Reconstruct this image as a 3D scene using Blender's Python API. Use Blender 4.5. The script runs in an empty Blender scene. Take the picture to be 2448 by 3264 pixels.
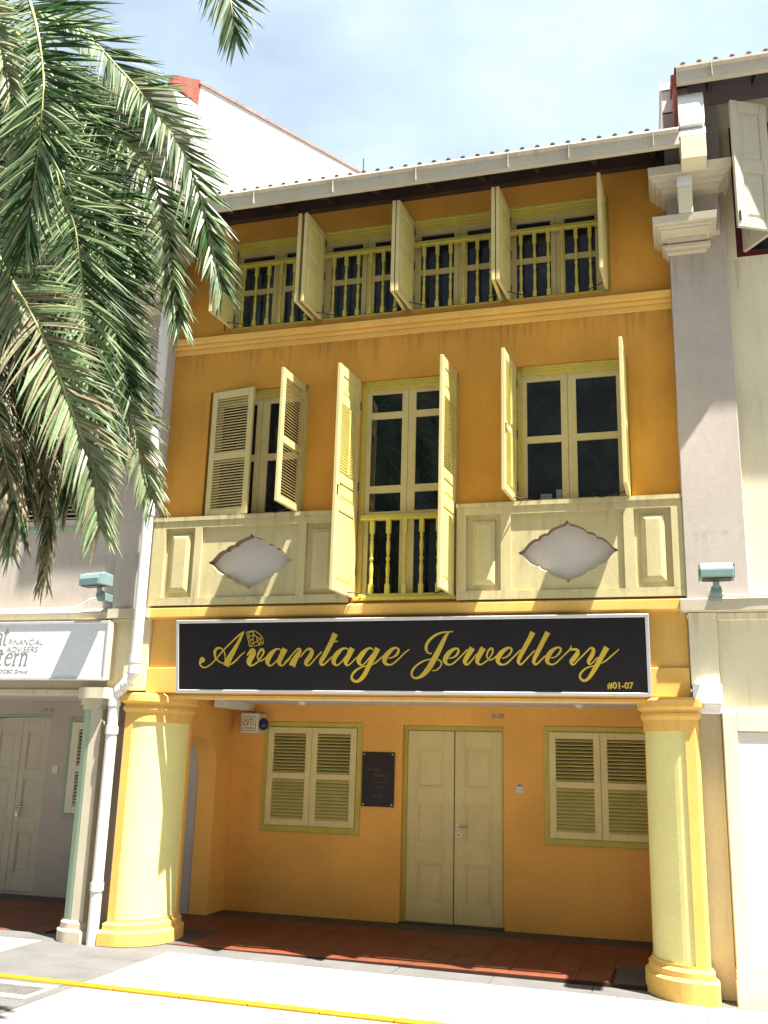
import bpy, bmesh, math, random
from mathutils import Vector, Matrix, Euler
random.seed(7)
scene = bpy.context.scene
col = scene.collection
R = math.radians

# ------------------------------------------------------------------ camera
cd = bpy.data.cameras.new('camera')
cd.sensor_fit = 'VERTICAL'; cd.sensor_height = 24.0
cd.lens = 24.0 * 3105.54 / 3264.0
cd.clip_start = 0.05; cd.clip_end = 3000
cam = bpy.data.objects.new('camera', cd); col.objects.link(cam)
yaw, pitch, roll = 0.2893358, 0.24989493, 0.02777124
fwd = Vector((-math.sin(yaw) * math.cos(pitch), math.cos(yaw) * math.cos(pitch), math.sin(pitch)))
rgt = Vector((math.cos(yaw), math.sin(yaw), 0)); up = rgt.cross(fwd)
c_, s_ = math.cos(roll), math.sin(roll)
r2 = c_ * rgt + s_ * up; u2 = -s_ * rgt + c_ * up
m3 = Matrix((r2, u2, -fwd)).transposed()
cam.matrix_world = Matrix.Translation((0, -9.2, 1.8)) @ m3.to_4x4()
scene.camera = cam

# ------------------------------------------------------------------ light
SUN = Vector((0.36, -0.172, 1.0)).normalized()
sl = bpy.data.lights.new('sun', 'SUN'); sl.energy = 5.0; sl.angle = R(0.53); sl.color = (1.0, 0.95, 0.86)
so = bpy.data.objects.new('sun', sl); col.objects.link(so)
so.rotation_euler = SUN.to_track_quat('Z', 'Y').to_euler(); so.location = (10, -10, 30)
w = bpy.data.worlds.new('World'); scene.world = w; w.use_nodes = True
nt = w.node_tree; nt.nodes.clear()
def N(t, **k):
    n = nt.nodes.new(t)
    for a, b in k.items(): setattr(n, a, b)
    return n
sky = N('ShaderNodeTexSky', sky_type='NISHITA', sun_disc=False)
sky.sun_elevation = math.asin(SUN.z); sky.sun_rotation = math.atan2(SUN.x, SUN.y)
sky.air_density = 1.0; sky.dust_density = 1.0; sky.ozone_density = 0.6
tc = N('ShaderNodeTexCoord'); mp = N('ShaderNodeMapping'); mp.inputs['Scale'].default_value = (1.0, 1.0, 2.0)
mp.inputs['Location'].default_value = (0.35, 0.2, 0.1)
nz = N('ShaderNodeTexNoise'); nz.inputs['Scale'].default_value = 1.7; nz.inputs['Detail'].default_value = 9; nz.inputs['Roughness'].default_value = 0.52
rp = N('ShaderNodeValToRGB'); rp.color_ramp.elements[0].position = 0.34; rp.color_ramp.elements[1].position = 0.60; rp.color_ramp.elements[0].color = (.30, .30, .30, 1)
mx = N('ShaderNodeMixRGB'); mx.inputs[2].default_value = (5.0, 6.0, 6.5, 1)
bg = N('ShaderNodeBackground'); bg.inputs['Strength'].default_value = 0.05
ow = N('ShaderNodeOutputWorld')
L = nt.links.new
L(tc.outputs['Generated'], mp.inputs['Vector']); L(mp.outputs['Vector'], nz.inputs['Vector'])
L(nz.outputs['Fac'], rp.inputs['Fac']); L(rp.outputs['Color'], mx.inputs['Fac'])
L(sky.outputs['Color'], mx.inputs[1]); L(mx.outputs['Color'], bg.inputs['Color']); L(bg.outputs['Background'], ow.inputs['Surface'])
vs = scene.view_settings
vs.view_transform = 'Standard'; vs.look = 'None'; vs.exposure = 2.03; vs.gamma = 1.0; vs.use_curve_mapping = False

# ------------------------------------------------------------------ materials
def pmat(name, rgb, rough=0.8, var=0.12, scale=3.0, dirt=0.0, dirtrgb=(0.10, 0.085, 0.07), bump=0.06, bscale=38.0, spec=0.3, metal=0.0, fine=0.06, trans=0.0, drips=(), drip=0.6):
    m = bpy.data.materials.new(name); m.use_nodes = True
    t = m.node_tree; b = t.nodes['Principled BSDF']; l = t.links.new
    def n(k): return t.nodes.new(k)
    geo = n('ShaderNodeNewGeometry')
    n1 = n('ShaderNodeTexNoise'); n1.inputs['Scale'].default_value = scale; n1.inputs['Detail'].default_value = 6
    n2 = n('ShaderNodeTexNoise'); n2.inputs['Scale'].default_value = bscale; n2.inputs['Detail'].default_value = 4
    l(geo.outputs['Position'], n1.inputs['Vector']); l(geo.outputs['Position'], n2.inputs['Vector'])
    mr = n('ShaderNodeMapRange'); mr.inputs[1].default_value = 0.3; mr.inputs[2].default_value = 0.7
    mr.inputs[3].default_value = 1 - var; mr.inputs[4].default_value = 1 + var * 0.5
    l(n1.outputs['Fac'], mr.inputs[0])
    mr2 = n('ShaderNodeMapRange'); mr2.inputs[1].default_value = 0.25; mr2.inputs[2].default_value = 0.75
    mr2.inputs[3].default_value = 1 - fine; mr2.inputs[4].default_value = 1 + fine
    l(n2.outputs['Fac'], mr2.inputs[0])
    mu = n('ShaderNodeMath'); mu.operation = 'MULTIPLY'; l(mr.outputs[0], mu.inputs[0]); l(mr2.outputs[0], mu.inputs[1])
    vm = n('ShaderNodeVectorMath'); vm.operation = 'SCALE'; vm.inputs[0].default_value = rgb; l(mu.outputs[0], vm.inputs['Scale'])
    out = vm.outputs[0]
    if dirt > 0:
        mp = n('ShaderNodeMapping'); mp.inputs['Scale'].default_value = (7.0, 7.0, 0.55); l(geo.outputs['Position'], mp.inputs['Vector'])
        n3 = n('ShaderNodeTexNoise'); n3.inputs['Scale'].default_value = 1.3; n3.inputs['Detail'].default_value = 7; n3.inputs['Roughness'].default_value = 0.65
        l(mp.outputs[0], n3.inputs['Vector'])
        n4 = n('ShaderNodeTexNoise'); n4.inputs['Scale'].default_value = 1.1; n4.inputs['Detail'].default_value = 5; l(geo.outputs['Position'], n4.inputs['Vector'])
        a = n('ShaderNodeMapRange'); a.inputs[1].default_value = 0.52; a.inputs[2].default_value = 0.78; l(n3.outputs['Fac'], a.inputs[0])
        c = n('ShaderNodeMapRange'); c.inputs[1].default_value = 0.42; c.inputs[2].default_value = 0.68; l(n4.outputs['Fac'], c.inputs[0])
        q = n('ShaderNodeMath'); q.operation = 'MULTIPLY'; l(a.outputs[0], q.inputs[0]); l(c.outputs[0], q.inputs[1])
        q2 = n('ShaderNodeMath'); q2.operation = 'MULTIPLY'; q2.inputs[1].default_value = dirt; l(q.outputs[0], q2.inputs[0])
        mxx = n('ShaderNodeMixRGB'); mxx.inputs[2].default_value = (*dirtrgb, 1); l(q2.outputs[0], mxx.inputs[0]); l(out, mxx.inputs[1]); out = mxx.outputs[0]
    for zl, ln in drips:   # rain streaks running down from a ledge, each with its own length
        sx = n('ShaderNodeSeparateXYZ'); l(geo.outputs['Position'], sx.inputs[0])
        mp = n('ShaderNodeMapping'); mp.inputs['Scale'].default_value = (9.0, 9.0, 0.35); mp.inputs['Location'].default_value = (zl, 0, 0); l(geo.outputs['Position'], mp.inputs['Vector'])
        s1 = n('ShaderNodeTexNoise'); s1.inputs['Scale'].default_value = 1.6; s1.inputs['Detail'].default_value = 8; s1.inputs['Roughness'].default_value = 0.7; l(mp.outputs[0], s1.inputs['Vector'])
        fa = n('ShaderNodeMapRange'); fa.inputs[1].default_value = zl - ln; fa.inputs[2].default_value = zl; fa.inputs[3].default_value = 0.74; fa.inputs[4].default_value = 0.46; l(sx.outputs['Z'], fa.inputs[0])
        gt = n('ShaderNodeMath'); gt.operation = 'SUBTRACT'; l(s1.outputs['Fac'], gt.inputs[0]); l(fa.outputs[0], gt.inputs[1])
        sc = n('ShaderNodeMath'); sc.operation = 'MULTIPLY'; sc.inputs[1].default_value = 5.0; sc.use_clamp = True; l(gt.outputs[0], sc.inputs[0])
        be = n('ShaderNodeMath'); be.operation = 'LESS_THAN'; be.inputs[1].default_value = zl; l(sx.outputs['Z'], be.inputs[0])
        m1 = n('ShaderNodeMath'); m1.operation = 'MULTIPLY'; l(sc.outputs[0], m1.inputs[0]); l(be.outputs[0], m1.inputs[1])
        m2 = n('ShaderNodeMath'); m2.operation = 'MULTIPLY'; m2.inputs[1].default_value = drip; l(m1.outputs[0], m2.inputs[0])
        mx2 = n('ShaderNodeMixRGB'); mx2.inputs[2].default_value = (*dirtrgb, 1); l(m2.outputs[0], mx2.inputs[0]); l(out, mx2.inputs[1]); out = mx2.outputs[0]
    l(out, b.inputs['Base Color'])
    b.inputs['Roughness'].default_value = rough; b.inputs['Specular IOR Level'].default_value = spec; b.inputs['Metallic'].default_value = metal
    if bump > 0:
        bp = n('ShaderNodeBump'); bp.inputs['Strength'].default_value = bump; bp.inputs['Distance'].default_value = 0.01
        l(n2.outputs['Fac'], bp.inputs['Height']); l(bp.outputs[0], b.inputs['Normal'])
    if trans > 0:
        tr = n('ShaderNodeBsdfTranslucent'); l(out, tr.inputs['Color'])
        ms = n('ShaderNodeMixShader'); ms.inputs[0].default_value = trans
        l(b.outputs[0], ms.inputs[1]); l(tr.outputs[0], ms.inputs[2]); l(ms.outputs[0], t.nodes['Material Output'].inputs['Surface'])
    return m
M = {}
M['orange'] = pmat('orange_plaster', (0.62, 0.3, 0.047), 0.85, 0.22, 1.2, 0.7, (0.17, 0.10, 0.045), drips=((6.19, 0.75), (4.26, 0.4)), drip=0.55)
M['amber'] = pmat('amber_plaster', (0.75, 0.46, 0.12), 0.8, 0.10, 2.2, 0.35, (0.22, 0.13, 0.05))
M['yellow'] = pmat('yellow_paint', (0.55, 0.46, 0.09), 0.5, 0.10, 5, 0.15, (0.2, 0.17, 0.06), 0.05, 40)
M['paleyellow'] = pmat('pale_yellow_paint', (0.64, 0.58, 0.2), 0.55, 0.08, 4, 0.15, (0.25, 0.2, 0.1), 0.05, 40)
M['bounceorange'] = pmat('bounce_lit_orange_plaster', (0.86, 0.45, 0.105), 0.85, 0.12, 1.4, 0.15, (0.4, 0.2, 0.06))  # orange wall paint, lightened to stand in for light bounced off the street
M['bouncecream'] = pmat('bounce_lit_cream_paint', (0.74, 0.62, 0.30), 0.55, 0.08, 3, 0.2, (0.35, 0.28, 0.15), 0.05, 40)  # lighter copy of the cream joinery paint; ground bounce put into the colour
M['panelwhite'] = pmat('chalk_panel_paint', (0.70, 0.655, 0.60), 0.85, 0.06, 2, 0.3, (0.3, 0.27, 0.23))
M['medal'] = pmat('pale_mauve_medallion', (0.62, 0.57, 0.53), 0.85, 0.08, 2, 0.2, (0.3, 0.26, 0.23))
M['recessshade'] = pmat('recess_shade_tone', (0.20, 0.15, 0.10), 0.9, 0.3, 8, 0.3)  # dark tone standing in for the shadow line inside the star recesses
M['cream'] = pmat('cream_joinery', (0.6, 0.5, 0.23), 0.55, 0.08, 4, 0.25, (0.25, 0.2, 0.12), 0.05, 40)
M['dado'] = pmat('pale_cream_plaster', (0.52, 0.45, 0.24), 0.8, 0.10, 2.4, 0.7, (0.16, 0.14, 0.10), drips=((4.27, 0.45), (3.40, 0.2)), drip=0.5)
M['colcream'] = pmat('column_cream_paint', (0.74, 0.68, 0.29), 0.8, 0.06, 2, 0.0, (0.3, 0.27, 0.15))
M['mauve'] = pmat('mauve_grey_plaster', (0.47, 0.415, 0.365), 0.85, 0.10, 1.8, 0.5, (0.15, 0.13, 0.11), drips=((6.7, 1.6), (3.9, 0.5)), drip=0.35)
M['ivory'] = pmat('ivory_plaster', (0.72, 0.66, 0.47), 0.85, 0.08, 1.8, 0.55, (0.17, 0.15, 0.11), drips=((6.64, 1.4), (3.17, 0.5)), drip=0.4)
M['trim'] = pmat('stone_trim_paint', (0.56, 0.5, 0.38), 0.8, 0.10, 2.5, 0.6, (0.16, 0.14, 0.11))
M['white'] = pmat('white_plaster', (0.80, 0.79, 0.76), 0.85, 0.06, 1.2, 0.3, (0.35, 0.33, 0.30))
M['fascia'] = pmat('fascia_paint', (0.55, 0.49, 0.39), 0.6, 0.08, 2.0, 0.5, (0.25, 0.2, 0.15), drips=((7.73, 0.22), (8.41, 0.22)), drip=0.5)
M['ceil'] = pmat('soffit_paint', (0.74, 0.70, 0.62), 0.9, 0.05, 2)
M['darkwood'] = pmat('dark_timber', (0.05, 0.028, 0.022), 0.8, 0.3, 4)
M['rooftile'] = pmat('clay_roof_tile', (0.24, 0.2, 0.18), 0.85, 0.35, 6, 0.5, (0.12, 0.10, 0.09))
M['redtile'] = pmat('red_verge_tile', (0.34, 0.1, 0.07), 0.8, 0.25, 7)
M['copingtile'] = pmat('coping_tile', (0.40, 0.25, 0.20), 0.85, 0.3, 6)
M['maroon'] = pmat('maroon_frame', (0.10, 0.012, 0.015), 0.5, 0.15, 5)
M['green'] = pmat('sage_green_paint', (0.30, 0.40, 0.28), 0.6, 0.08, 4, 0.2)
M['greyjoin'] = pmat('warm_grey_joinery', (0.52, 0.47, 0.36), 0.55, 0.06, 4, 0.15)
M['pvc'] = pmat('white_pipe', (0.74, 0.72, 0.70), 0.45, 0.06, 3, 0.25, (0.3, 0.27, 0.24), 0.03)
M['terra'] = pmat('terracotta_tile', (0.16, 0.045, 0.021), 0.55, 0.22, 4, 0, bump=0.08)
M['terra2'] = pmat('terracotta_tile_dark', (0.145, 0.04, 0.019), 0.55, 0.25, 4, 0, bump=0.08)
M['grout'] = pmat('grout', (0.06, 0.025, 0.016), 0.95, 0.2, 8)
M['granite'] = pmat('grey_granite', (0.12, 0.117, 0.113), 0.8, 0.18, 2.5, 0.0, bump=0.2, bscale=120, fine=0.22)
M['granitedark'] = pmat('dark_granite_border', (0.075, 0.065, 0.06), 0.7, 0.2, 3, 0, bump=0.1, bscale=120, fine=0.2)
M['paver'] = pmat('pale_paving', (0.33, 0.322, 0.3), 0.85, 0.10, 2, 0, bump=0.15, bscale=100)
M['joint'] = pmat('paving_joint', (0.11, 0.105, 0.097), 0.95, 0.2, 6)
M['kerby'] = pmat('yellow_kerb_paint', (0.34, 0.175, 0.005), 0.7, 0.16, 5, 0.0, bump=0.3, bscale=50, fine=0.12)
M['road'] = pmat('pale_road', (0.22, 0.214, 0.2), 0.9, 0.12, 1.5, 0, bump=0.3, bscale=140, fine=0.12)
M['iron'] = pmat('cast_iron', (0.14, 0.13, 0.125), 0.6, 0.2, 9)
M['black'] = pmat('sign_black', (0.010, 0.009, 0.011), 0.35, 0.1, 3, 0, bump=0, spec=0.25)
M['gold'] = pmat('gold_lettering', (0.50, 0.36, 0.04), 0.5, 0.12, 4, 0, bump=0)
M['golddim'] = pmat('dull_gold_print', (0.13, 0.095, 0.035), 0.6, 0.2, 4, 0, bump=0)
M['plaque'] = pmat('plaque_plastic', (0.028, 0.020, 0.022), 0.4, 0.1, 4, 0, bump=0)
M['alu'] = pmat('aluminium', (0.70, 0.71, 0.72), 0.38, 0.05, 4, 0, bump=0, metal=0.55)
M['signwhite'] = pmat('sign_white', (0.74, 0.77, 0.80), 0.4, 0.03, 2, 0, bump=0)
M['signgrey'] = pmat('sign_grey_print', (0.24, 0.23, 0.22), 0.6, 0.05, 2, 0, bump=0)
M['numgrey'] = pmat('number_grey', (0.34, 0.26, 0.22), 0.6, 0.05, 2, 0, bump=0)
M['flood'] = pmat('teal_grey_housing', (0.17, 0.25, 0.25), 0.45, 0.08, 5, 0.1, bump=0.02)
M['dark'] = pmat('dark_metal', (0.03, 0.028, 0.026), 0.5, 0.2, 6, 0, bump=0)
M['steel'] = pmat('steel', (0.55, 0.53, 0.48), 0.3, 0.05, 6, 0, bump=0, metal=0.9)
M['plastic'] = pmat('off_white_plastic', (0.72, 0.66, 0.52), 0.5, 0.04, 6, 0, bump=0)
M['blue'] = pmat('dark_blue_lens', (0.018, 0.014, 0.10), 0.2, 0.1, 6, 0, bump=0, spec=0.5)
M['red'] = pmat('red_print', (0.45, 0.06, 0.04), 0.6, 0.05, 6, 0, bump=0)
M['leaf'] = pmat('palm_leaf_lit', (0.25, 0.33, 0.165), 0.45, 0.40, 3.0, 0, bump=0, spec=0.45, fine=0.25, trans=0.26)  # pale copy for sunlit leaflets; sun brightness put into the leaf colour
M['leafshade'] = pmat('palm_leaf_shaded', (0.033, 0.085, 0.02), 0.5, 0.40, 3.0, 0, bump=0, spec=0.35, fine=0.25, trans=0.26)  # dark copy for shaded leaflets; shade put into the leaf colour
M['leafdry'] = pmat('palm_leaf_dry', (0.27, 0.225, 0.14), 0.75, 0.35, 4.0, 0, bump=0, spec=0.2, fine=0.25, trans=0.12)
M['leafolive'] = pmat('palm_leaf_olive', (0.27, 0.27, 0.15), 0.5, 0.3, 4.0, 0, bump=0, spec=0.4, fine=0.2, trans=0.12)
M['rachis'] = pmat('palm_rachis', (0.42, 0.42, 0.17), 0.5, 0.2, 5, 0, bump=0)
M['trunk'] = pmat('palm_trunk', (0.16, 0.12, 0.085), 0.95, 0.4, 7, 0, bump=0.8, bscale=25)
M['office'] = pmat('grey_cladding', (0.26, 0.27, 0.28), 0.7, 0.08, 1.0)
M['soil'] = pmat('soil', (0.12, 0.09, 0.06), 0.95, 0.3, 6)
def glass(name, rgb, rough=0.04, spec=0.5):
    m = bpy.data.materials.new(name); m.use_nodes = True
    b = m.node_tree.nodes['Principled BSDF']
    b.inputs['Base Color'].default_value = (*rgb, 1); b.inputs['Roughness'].default_value = rough
    b.inputs['Specular IOR Level'].default_value = spec
    t = m.node_tree; n = t.nodes.new('ShaderNodeTexNoise'); n.inputs['Scale'].default_value = 1.8
    n5 = t.nodes.new('ShaderNodeTexNoise'); n5.inputs['Scale'].default_value = 2.6; n5.inputs['Detail'].default_value = 8; n5.inputs['Roughness'].default_value = 0.7
    r5 = t.nodes.new('ShaderNodeValToRGB'); r5.color_ramp.elements[0].position = 0.40; r5.color_ramp.elements[1].position = 0.72
    r5.color_ramp.elements[0].color = (rgb[0] * .6, rgb[1] * .6, rgb[2] * .6, 1); r5.color_ramp.elements[1].color = (rgb[0] * 1.9, rgb[1] * 1.9, rgb[2] * 1.9, 1)
    g5 = t.nodes.new('ShaderNodeNewGeometry'); t.links.new(g5.outputs['Position'], n5.inputs['Vector']); t.links.new(n5.outputs['Fac'], r5.inputs['Fac']); t.links.new(r5.outputs['Color'], b.inputs['Base Color'])
    g = t.nodes.new('ShaderNodeNewGeometry'); bp = t.nodes.new('ShaderNodeBump'); bp.inputs['Strength'].default_value = 0.02; bp.inputs['Distance'].default_value = 0.1
    t.links.new(g.outputs['Position'], n.inputs['Vector']); t.links.new(n.outputs['Fac'], bp.inputs['Height']); t.links.new(bp.outputs[0], b.inputs['Normal'])
    return m
M['glass'] = glass('dark_window_glass', (0.010, 0.015, 0.017))
M['glass3'] = glass('blue_tinted_glass', (0.020, 0.028, 0.045), 0.06)

# ------------------------------------------------------------------ helpers
W = {}
def place(o, parent=None, mat=None):
    mat = mat or Matrix.Identity(4)
    if parent is not None:
        o.parent = parent; o.matrix_parent_inverse = W[parent].inverted()
    o.matrix_basis = mat; W[o] = mat
    return o
def thing(name, label, cat, loc, group=None):
    o = bpy.data.objects.new(name, None); o.empty_display_size = 0.2; col.objects.link(o)
    place(o, None, Matrix.Translation(loc)); o['label'] = label; o['category'] = cat
    if group: o['group'] = group
    return o
def tag(o, label=None, cat=None, group=None, kind=None):
    for k, v in (('label', label), ('category', cat), ('group', group), ('kind', kind)):
        if v: o[k] = v
    return o
def inst(name, mesh, parent, mat):
    o = bpy.data.objects.new(name, mesh); col.objects.link(o)
    return place(o, parent, mat)
def copyobj(src, parent, mat):
    o = src.copy(); col.objects.link(o)
    return place(o, parent, mat)
class MB:
    def __init__(s): s.v = []; s.f = []; s.m = []; s.sm = []
    def add(s, vs, fs, m=0, smooth=False):
        b = len(s.v); s.v += [tuple(v) for v in vs]
        for f in fs: s.f.append([b + i for i in f]); s.m.append(m); s.sm.append(smooth)
    def box(s, x0, x1, y0, y1, z0, z1, m=0):
        if x0 > x1: x0, x1 = x1, x0
        if y0 > y1: y0, y1 = y1, y0
        if z0 > z1: z0, z1 = z1, z0
        vs = [(x0, y0, z0), (x1, y0, z0), (x1, y1, z0), (x0, y1, z0), (x0, y0, z1), (x1, y0, z1), (x1, y1, z1), (x0, y1, z1)]
        s.add(vs, [(0, 3, 2, 1), (4, 5, 6, 7), (0, 1, 5, 4), (1, 2, 6, 5), (2, 3, 7, 6), (3, 0, 4, 7)], m); return s
    def obox(s, Mx, hx, hy, hz, m=0):
        vs = [Mx @ Vector((a * hx, b * hy, c * hz)) for c in (-1, 1) for a, b in ((-1, -1), (1, -1), (1, 1), (-1, 1))]
        s.add(vs, [(0, 3, 2, 1), (4, 5, 6, 7), (0, 1, 5, 4), (1, 2, 6, 5), (2, 3, 7, 6), (3, 0, 4, 7)], m); return s
    def hexa(s, lo, hi, m=0):   # two quads (4 pts each)
        s.add(list(lo) + list(hi), [(0, 3, 2, 1), (4, 5, 6, 7), (0, 1, 5, 4), (1, 2, 6, 5), (2, 3, 7, 6), (3, 0, 4, 7)], m); return s
    def prismz(s, poly, z0, z1, poly2=None, m=0, smooth=False):
        n = len(poly); p2 = poly2 or poly
        vs = [(x, y, z0) for x, y in poly] + [(x, y, z1) for x, y in p2]
        s.add(vs, [tuple(range(n - 1, -1, -1)), tuple(range(n, 2 * n))], m)
        b = len(s.v) - 2 * n
        for i in range(n):
            j = (i + 1) % n; s.f.append([b + i, b + j, b + n + j, b + n + i]); s.m.append(m); s.sm.append(smooth)
        return s
    def prismx(s, poly, x0, x1, m=0):   # poly in (y,z)
        n = len(poly)
        s.add([(x0, y, z) for y, z in poly] + [(x1, y, z) for y, z in poly], [tuple(range(n)), tuple(range(2 * n - 1, n - 1, -1))] + [(i, n + i, n + (i + 1) % n, (i + 1) % n) for i in range(n)], m); return s
    def prismy(s, poly, y0, y1, m=0):   # poly in (x,z)
        n = len(poly)
        s.add([(x, y0, z) for x, z in poly] + [(x, y1, z) for x, z in poly], [tuple(range(n)), tuple(range(2 * n - 1, n - 1, -1))] + [(i, n + i, n + (i + 1) % n, (i + 1) % n) for i in range(n)], m); return s
    def tube(s, path, r, n=10, m=0, cap=True):
        path = [Vector(p) for p in path]; rings = []
        for i, p in enumerate(path):
            t = (path[min(i + 1, len(path) - 1)] - path[max(i - 1, 0)]).normalized()
            a = t.cross(Vector((0, 1, 0)) if abs(t.y) < 0.9 else Vector((1, 0, 0))).normalized(); b = t.cross(a)
            rr = r[i] if isinstance(r, (list, tuple)) else r
            rings.append([p + (a * math.cos(2 * math.pi * k / n) + b * math.sin(2 * math.pi * k / n)) * rr for k in range(n)])
        vs = [v for q in rings for v in q]; fs = []
        for i in range(len(rings) - 1):
            for k in range(n):
                fs.append((i * n + k, i * n + (k + 1) % n, (i + 1) * n + (k + 1) % n, (i + 1) * n + k))
        s.add(vs, fs, m, True)
        if cap: s.add(rings[0], [tuple(range(n - 1, -1, -1))], m); s.add(rings[-1], [tuple(range(n))], m)
        return s
    def lathe(s, prof, c=(0, 0, 0), n=10, m=0):   # prof: (r,z)
        vs = []; fs = []
        for r, z in prof:
            vs += [(c[0] + r * math.cos(2 * math.pi * k / n), c[1] + r * math.sin(2 * math.pi * k / n), c[2] + z) for k in range(n)]
        for i in range(len(prof) - 1):
            for k in range(n): fs.append((i * n + k, i * n + (k + 1) % n, (i + 1) * n + (k + 1) % n, (i + 1) * n + k))
        s.add(vs, fs, m, True); return s
    def mesh(s, name, mats, bevel=0.0, org=(0, 0, 0), fix=False):
        me = bpy.data.meshes.new(name)
        vs = [(v[0] - org[0], v[1] - org[1], v[2] - org[2]) for v in s.v]
        me.from_pydata(vs, [], s.f)
        for k in (mats if isinstance(mats, (list, tuple)) else [mats]): me.materials.append(M[k])
        me.polygons.foreach_set('material_index', s.m); me.polygons.foreach_set('use_smooth', s.sm)
        if bevel > 0 or fix:
            bm = bmesh.new(); bm.from_mesh(me)
            bmesh.ops.recalc_face_normals(bm, faces=bm.faces)
            if bevel > 0:
                es = [e for e in bm.edges if len(e.link_faces) == 2 and e.calc_face_angle(0) > 0.5]
                bmesh.ops.bevel(bm, geom=es, offset=bevel, segments=1, affect='EDGES', clamp_overlap=True)
            bm.to_mesh(me); bm.free()
        me.update(); return me
    def build(s, name, mats, parent=None, bevel=0.0, org=(0, 0, 0), fix=False):
        return inst(name, s.mesh(name, mats, bevel, org, fix), parent, Matrix.Translation(org))
def B(name, mat, parent, *a, bevel=0.004):
    org = ((a[0] + a[1]) / 2, (a[2] + a[3]) / 2, a[4])
    return MB().box(*a).build(name, mat, parent, bevel, org)
def wall_holes(mb, x0, x1, z0, z1, y0, y1, holes, m=0):
    xs = sorted({x0, x1, *[h[0] for h in holes], *[h[1] for h in holes]}); zs = sorted({z0, z1, *[h[2] for h in holes], *[h[3] for h in holes]})
    xs = [x for x in xs if x0 <= x <= x1]; zs = [z for z in zs if z0 <= z <= z1]
    full = {}
    for i in range(len(xs) - 1):
        for j in range(len(zs) - 1):
            cx, cz = (xs[i] + xs[i + 1]) / 2, (zs[j] + zs[j + 1]) / 2
            full[i, j] = not any(h[0] < cx < h[1] and h[2] < cz < h[3] for h in holes)
    for (i, j), f in full.items():
        if not f: continue
        a, b, c, d = xs[i], xs[i + 1], zs[j], zs[j + 1]
        mb.add([(a, y0, c), (b, y0, c), (b, y0, d), (a, y0, d)], [(0, 1, 2, 3)], m)
        mb.add([(a, y1, c), (b, y1, c), (b, y1, d), (a, y1, d)], [(3, 2, 1, 0)], m)
        if not full.get((i - 1, j)): mb.add([(a, y0, c), (a, y1, c), (a, y1, d), (a, y0, d)], [(3, 2, 1, 0)], m)
        if not full.get((i + 1, j)): mb.add([(b, y0, c), (b, y1, c), (b, y1, d), (b, y0, d)], [(0, 1, 2, 3)], m)
        if not full.get((i, j - 1)): mb.add([(a, y0, c), (b, y0, c), (b, y1, c), (a, y1, c)], [(3, 2, 1, 0)], m)
        if not full.get((i, j + 1)): mb.add([(a, y0, d), (b, y0, d), (b, y1, d), (a, y1, d)], [(0, 1, 2, 3)], m)
def catmull(P, n=6):
    out = []
    P = [Vector(p) for p in P]
    for i in range(len(P) - 1):
        p0 = P[i - 1] if i else P[0] * 2 - P[1]; p1 = P[i]; p2 = P[i + 1]; p3 = P[i + 2] if i + 2 < len(P) else P[-1] * 2 - P[-2]
        for k in range(n):
            t = k / n
            out.append(0.5 * ((2 * p1) + (p2 - p0) * t + (2 * p0 - 5 * p1 + 4 * p2 - p3) * t * t + (3 * p1 - p0 - 3 * p2 + p3) * t ** 3))
    out.append(P[-1]); return out
def ribbon(mb, pts, Mx, h, m=0, n=5, sc=1.0, smooth=True):
    """a pen stroke (u, v, width) laid flat on the plane Mx (local xy), raised by h"""
    P = catmull(pts, n) if smooth and len(pts) > 2 else [Vector(p) for p in pts]
    Lp = []; Rp = []
    for i, p in enumerate(P):
        a = P[max(i - 1, 0)]; b = P[min(i + 1, len(P) - 1)]
        d = Vector((b.x - a.x, b.y - a.y)); d = d.normalized() if d.length > 1e-9 else Vector((1, 0))
        nn = Vector((-d.y, d.x)) * max(p.z, 0.002) / 2
        Lp.append((p.x + nn.x, p.y + nn.y)); Rp.append((p.x - nn.x, p.y - nn.y))
    k = len(P)
    top = [Mx @ Vector((x * sc, y * sc, h)) for x, y in Lp + Rp]; bot = [Mx @ Vector((x * sc, y * sc, 0)) for x, y in Lp + Rp]
    fs = []
    for i in range(k - 1):
        fs.append((k + i, k + i + 1, i + 1, i))
        fs.append((2 * k + i, 2 * k + i + 1, i + 1, i)); fs.append((k + i, k + i + 1, 3 * k + i + 1, 3 * k + i))
    mb.add(top + bot, fs, m)
def text_obj(name, body, size, mat, parent, Mx, extrude=0.002, offset=0.0, width=None, shear=0.0, space=1.0):
    cu = bpy.data.curves.new(name, 'FONT'); cu.body = body; cu.size = size; cu.extrude = extrude; cu.offset = offset; cu.shear = shear; cu.space_character = space
    t = bpy.data.objects.new('tmp_text', cu); col.objects.link(t)
    bpy.context.view_layer.update()
    me = bpy.data.meshes.new_from_object(t.evaluated_get(bpy.context.evaluated_depsgraph_get()))
    bpy.data.objects.remove(t)
    xs = [v.co.x for v in me.vertices]; x0, x1 = min(xs), max(xs)
    sx = (width / (x1 - x0)) if width else 1.0
    for v in me.vertices: v.co.x = (v.co.x - x0) * sx
    me.materials.clear(); me.materials.append(M[mat]); me.name = name
    return inst(name, me, parent, Mx)
def facing(x, y, z, tilt=0.0):   # local xy plane -> wall plane facing -y
    return Matrix.Translation((x, y, z)) @ Matrix.Rotation(R(90) + tilt, 4, 'X')
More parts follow.
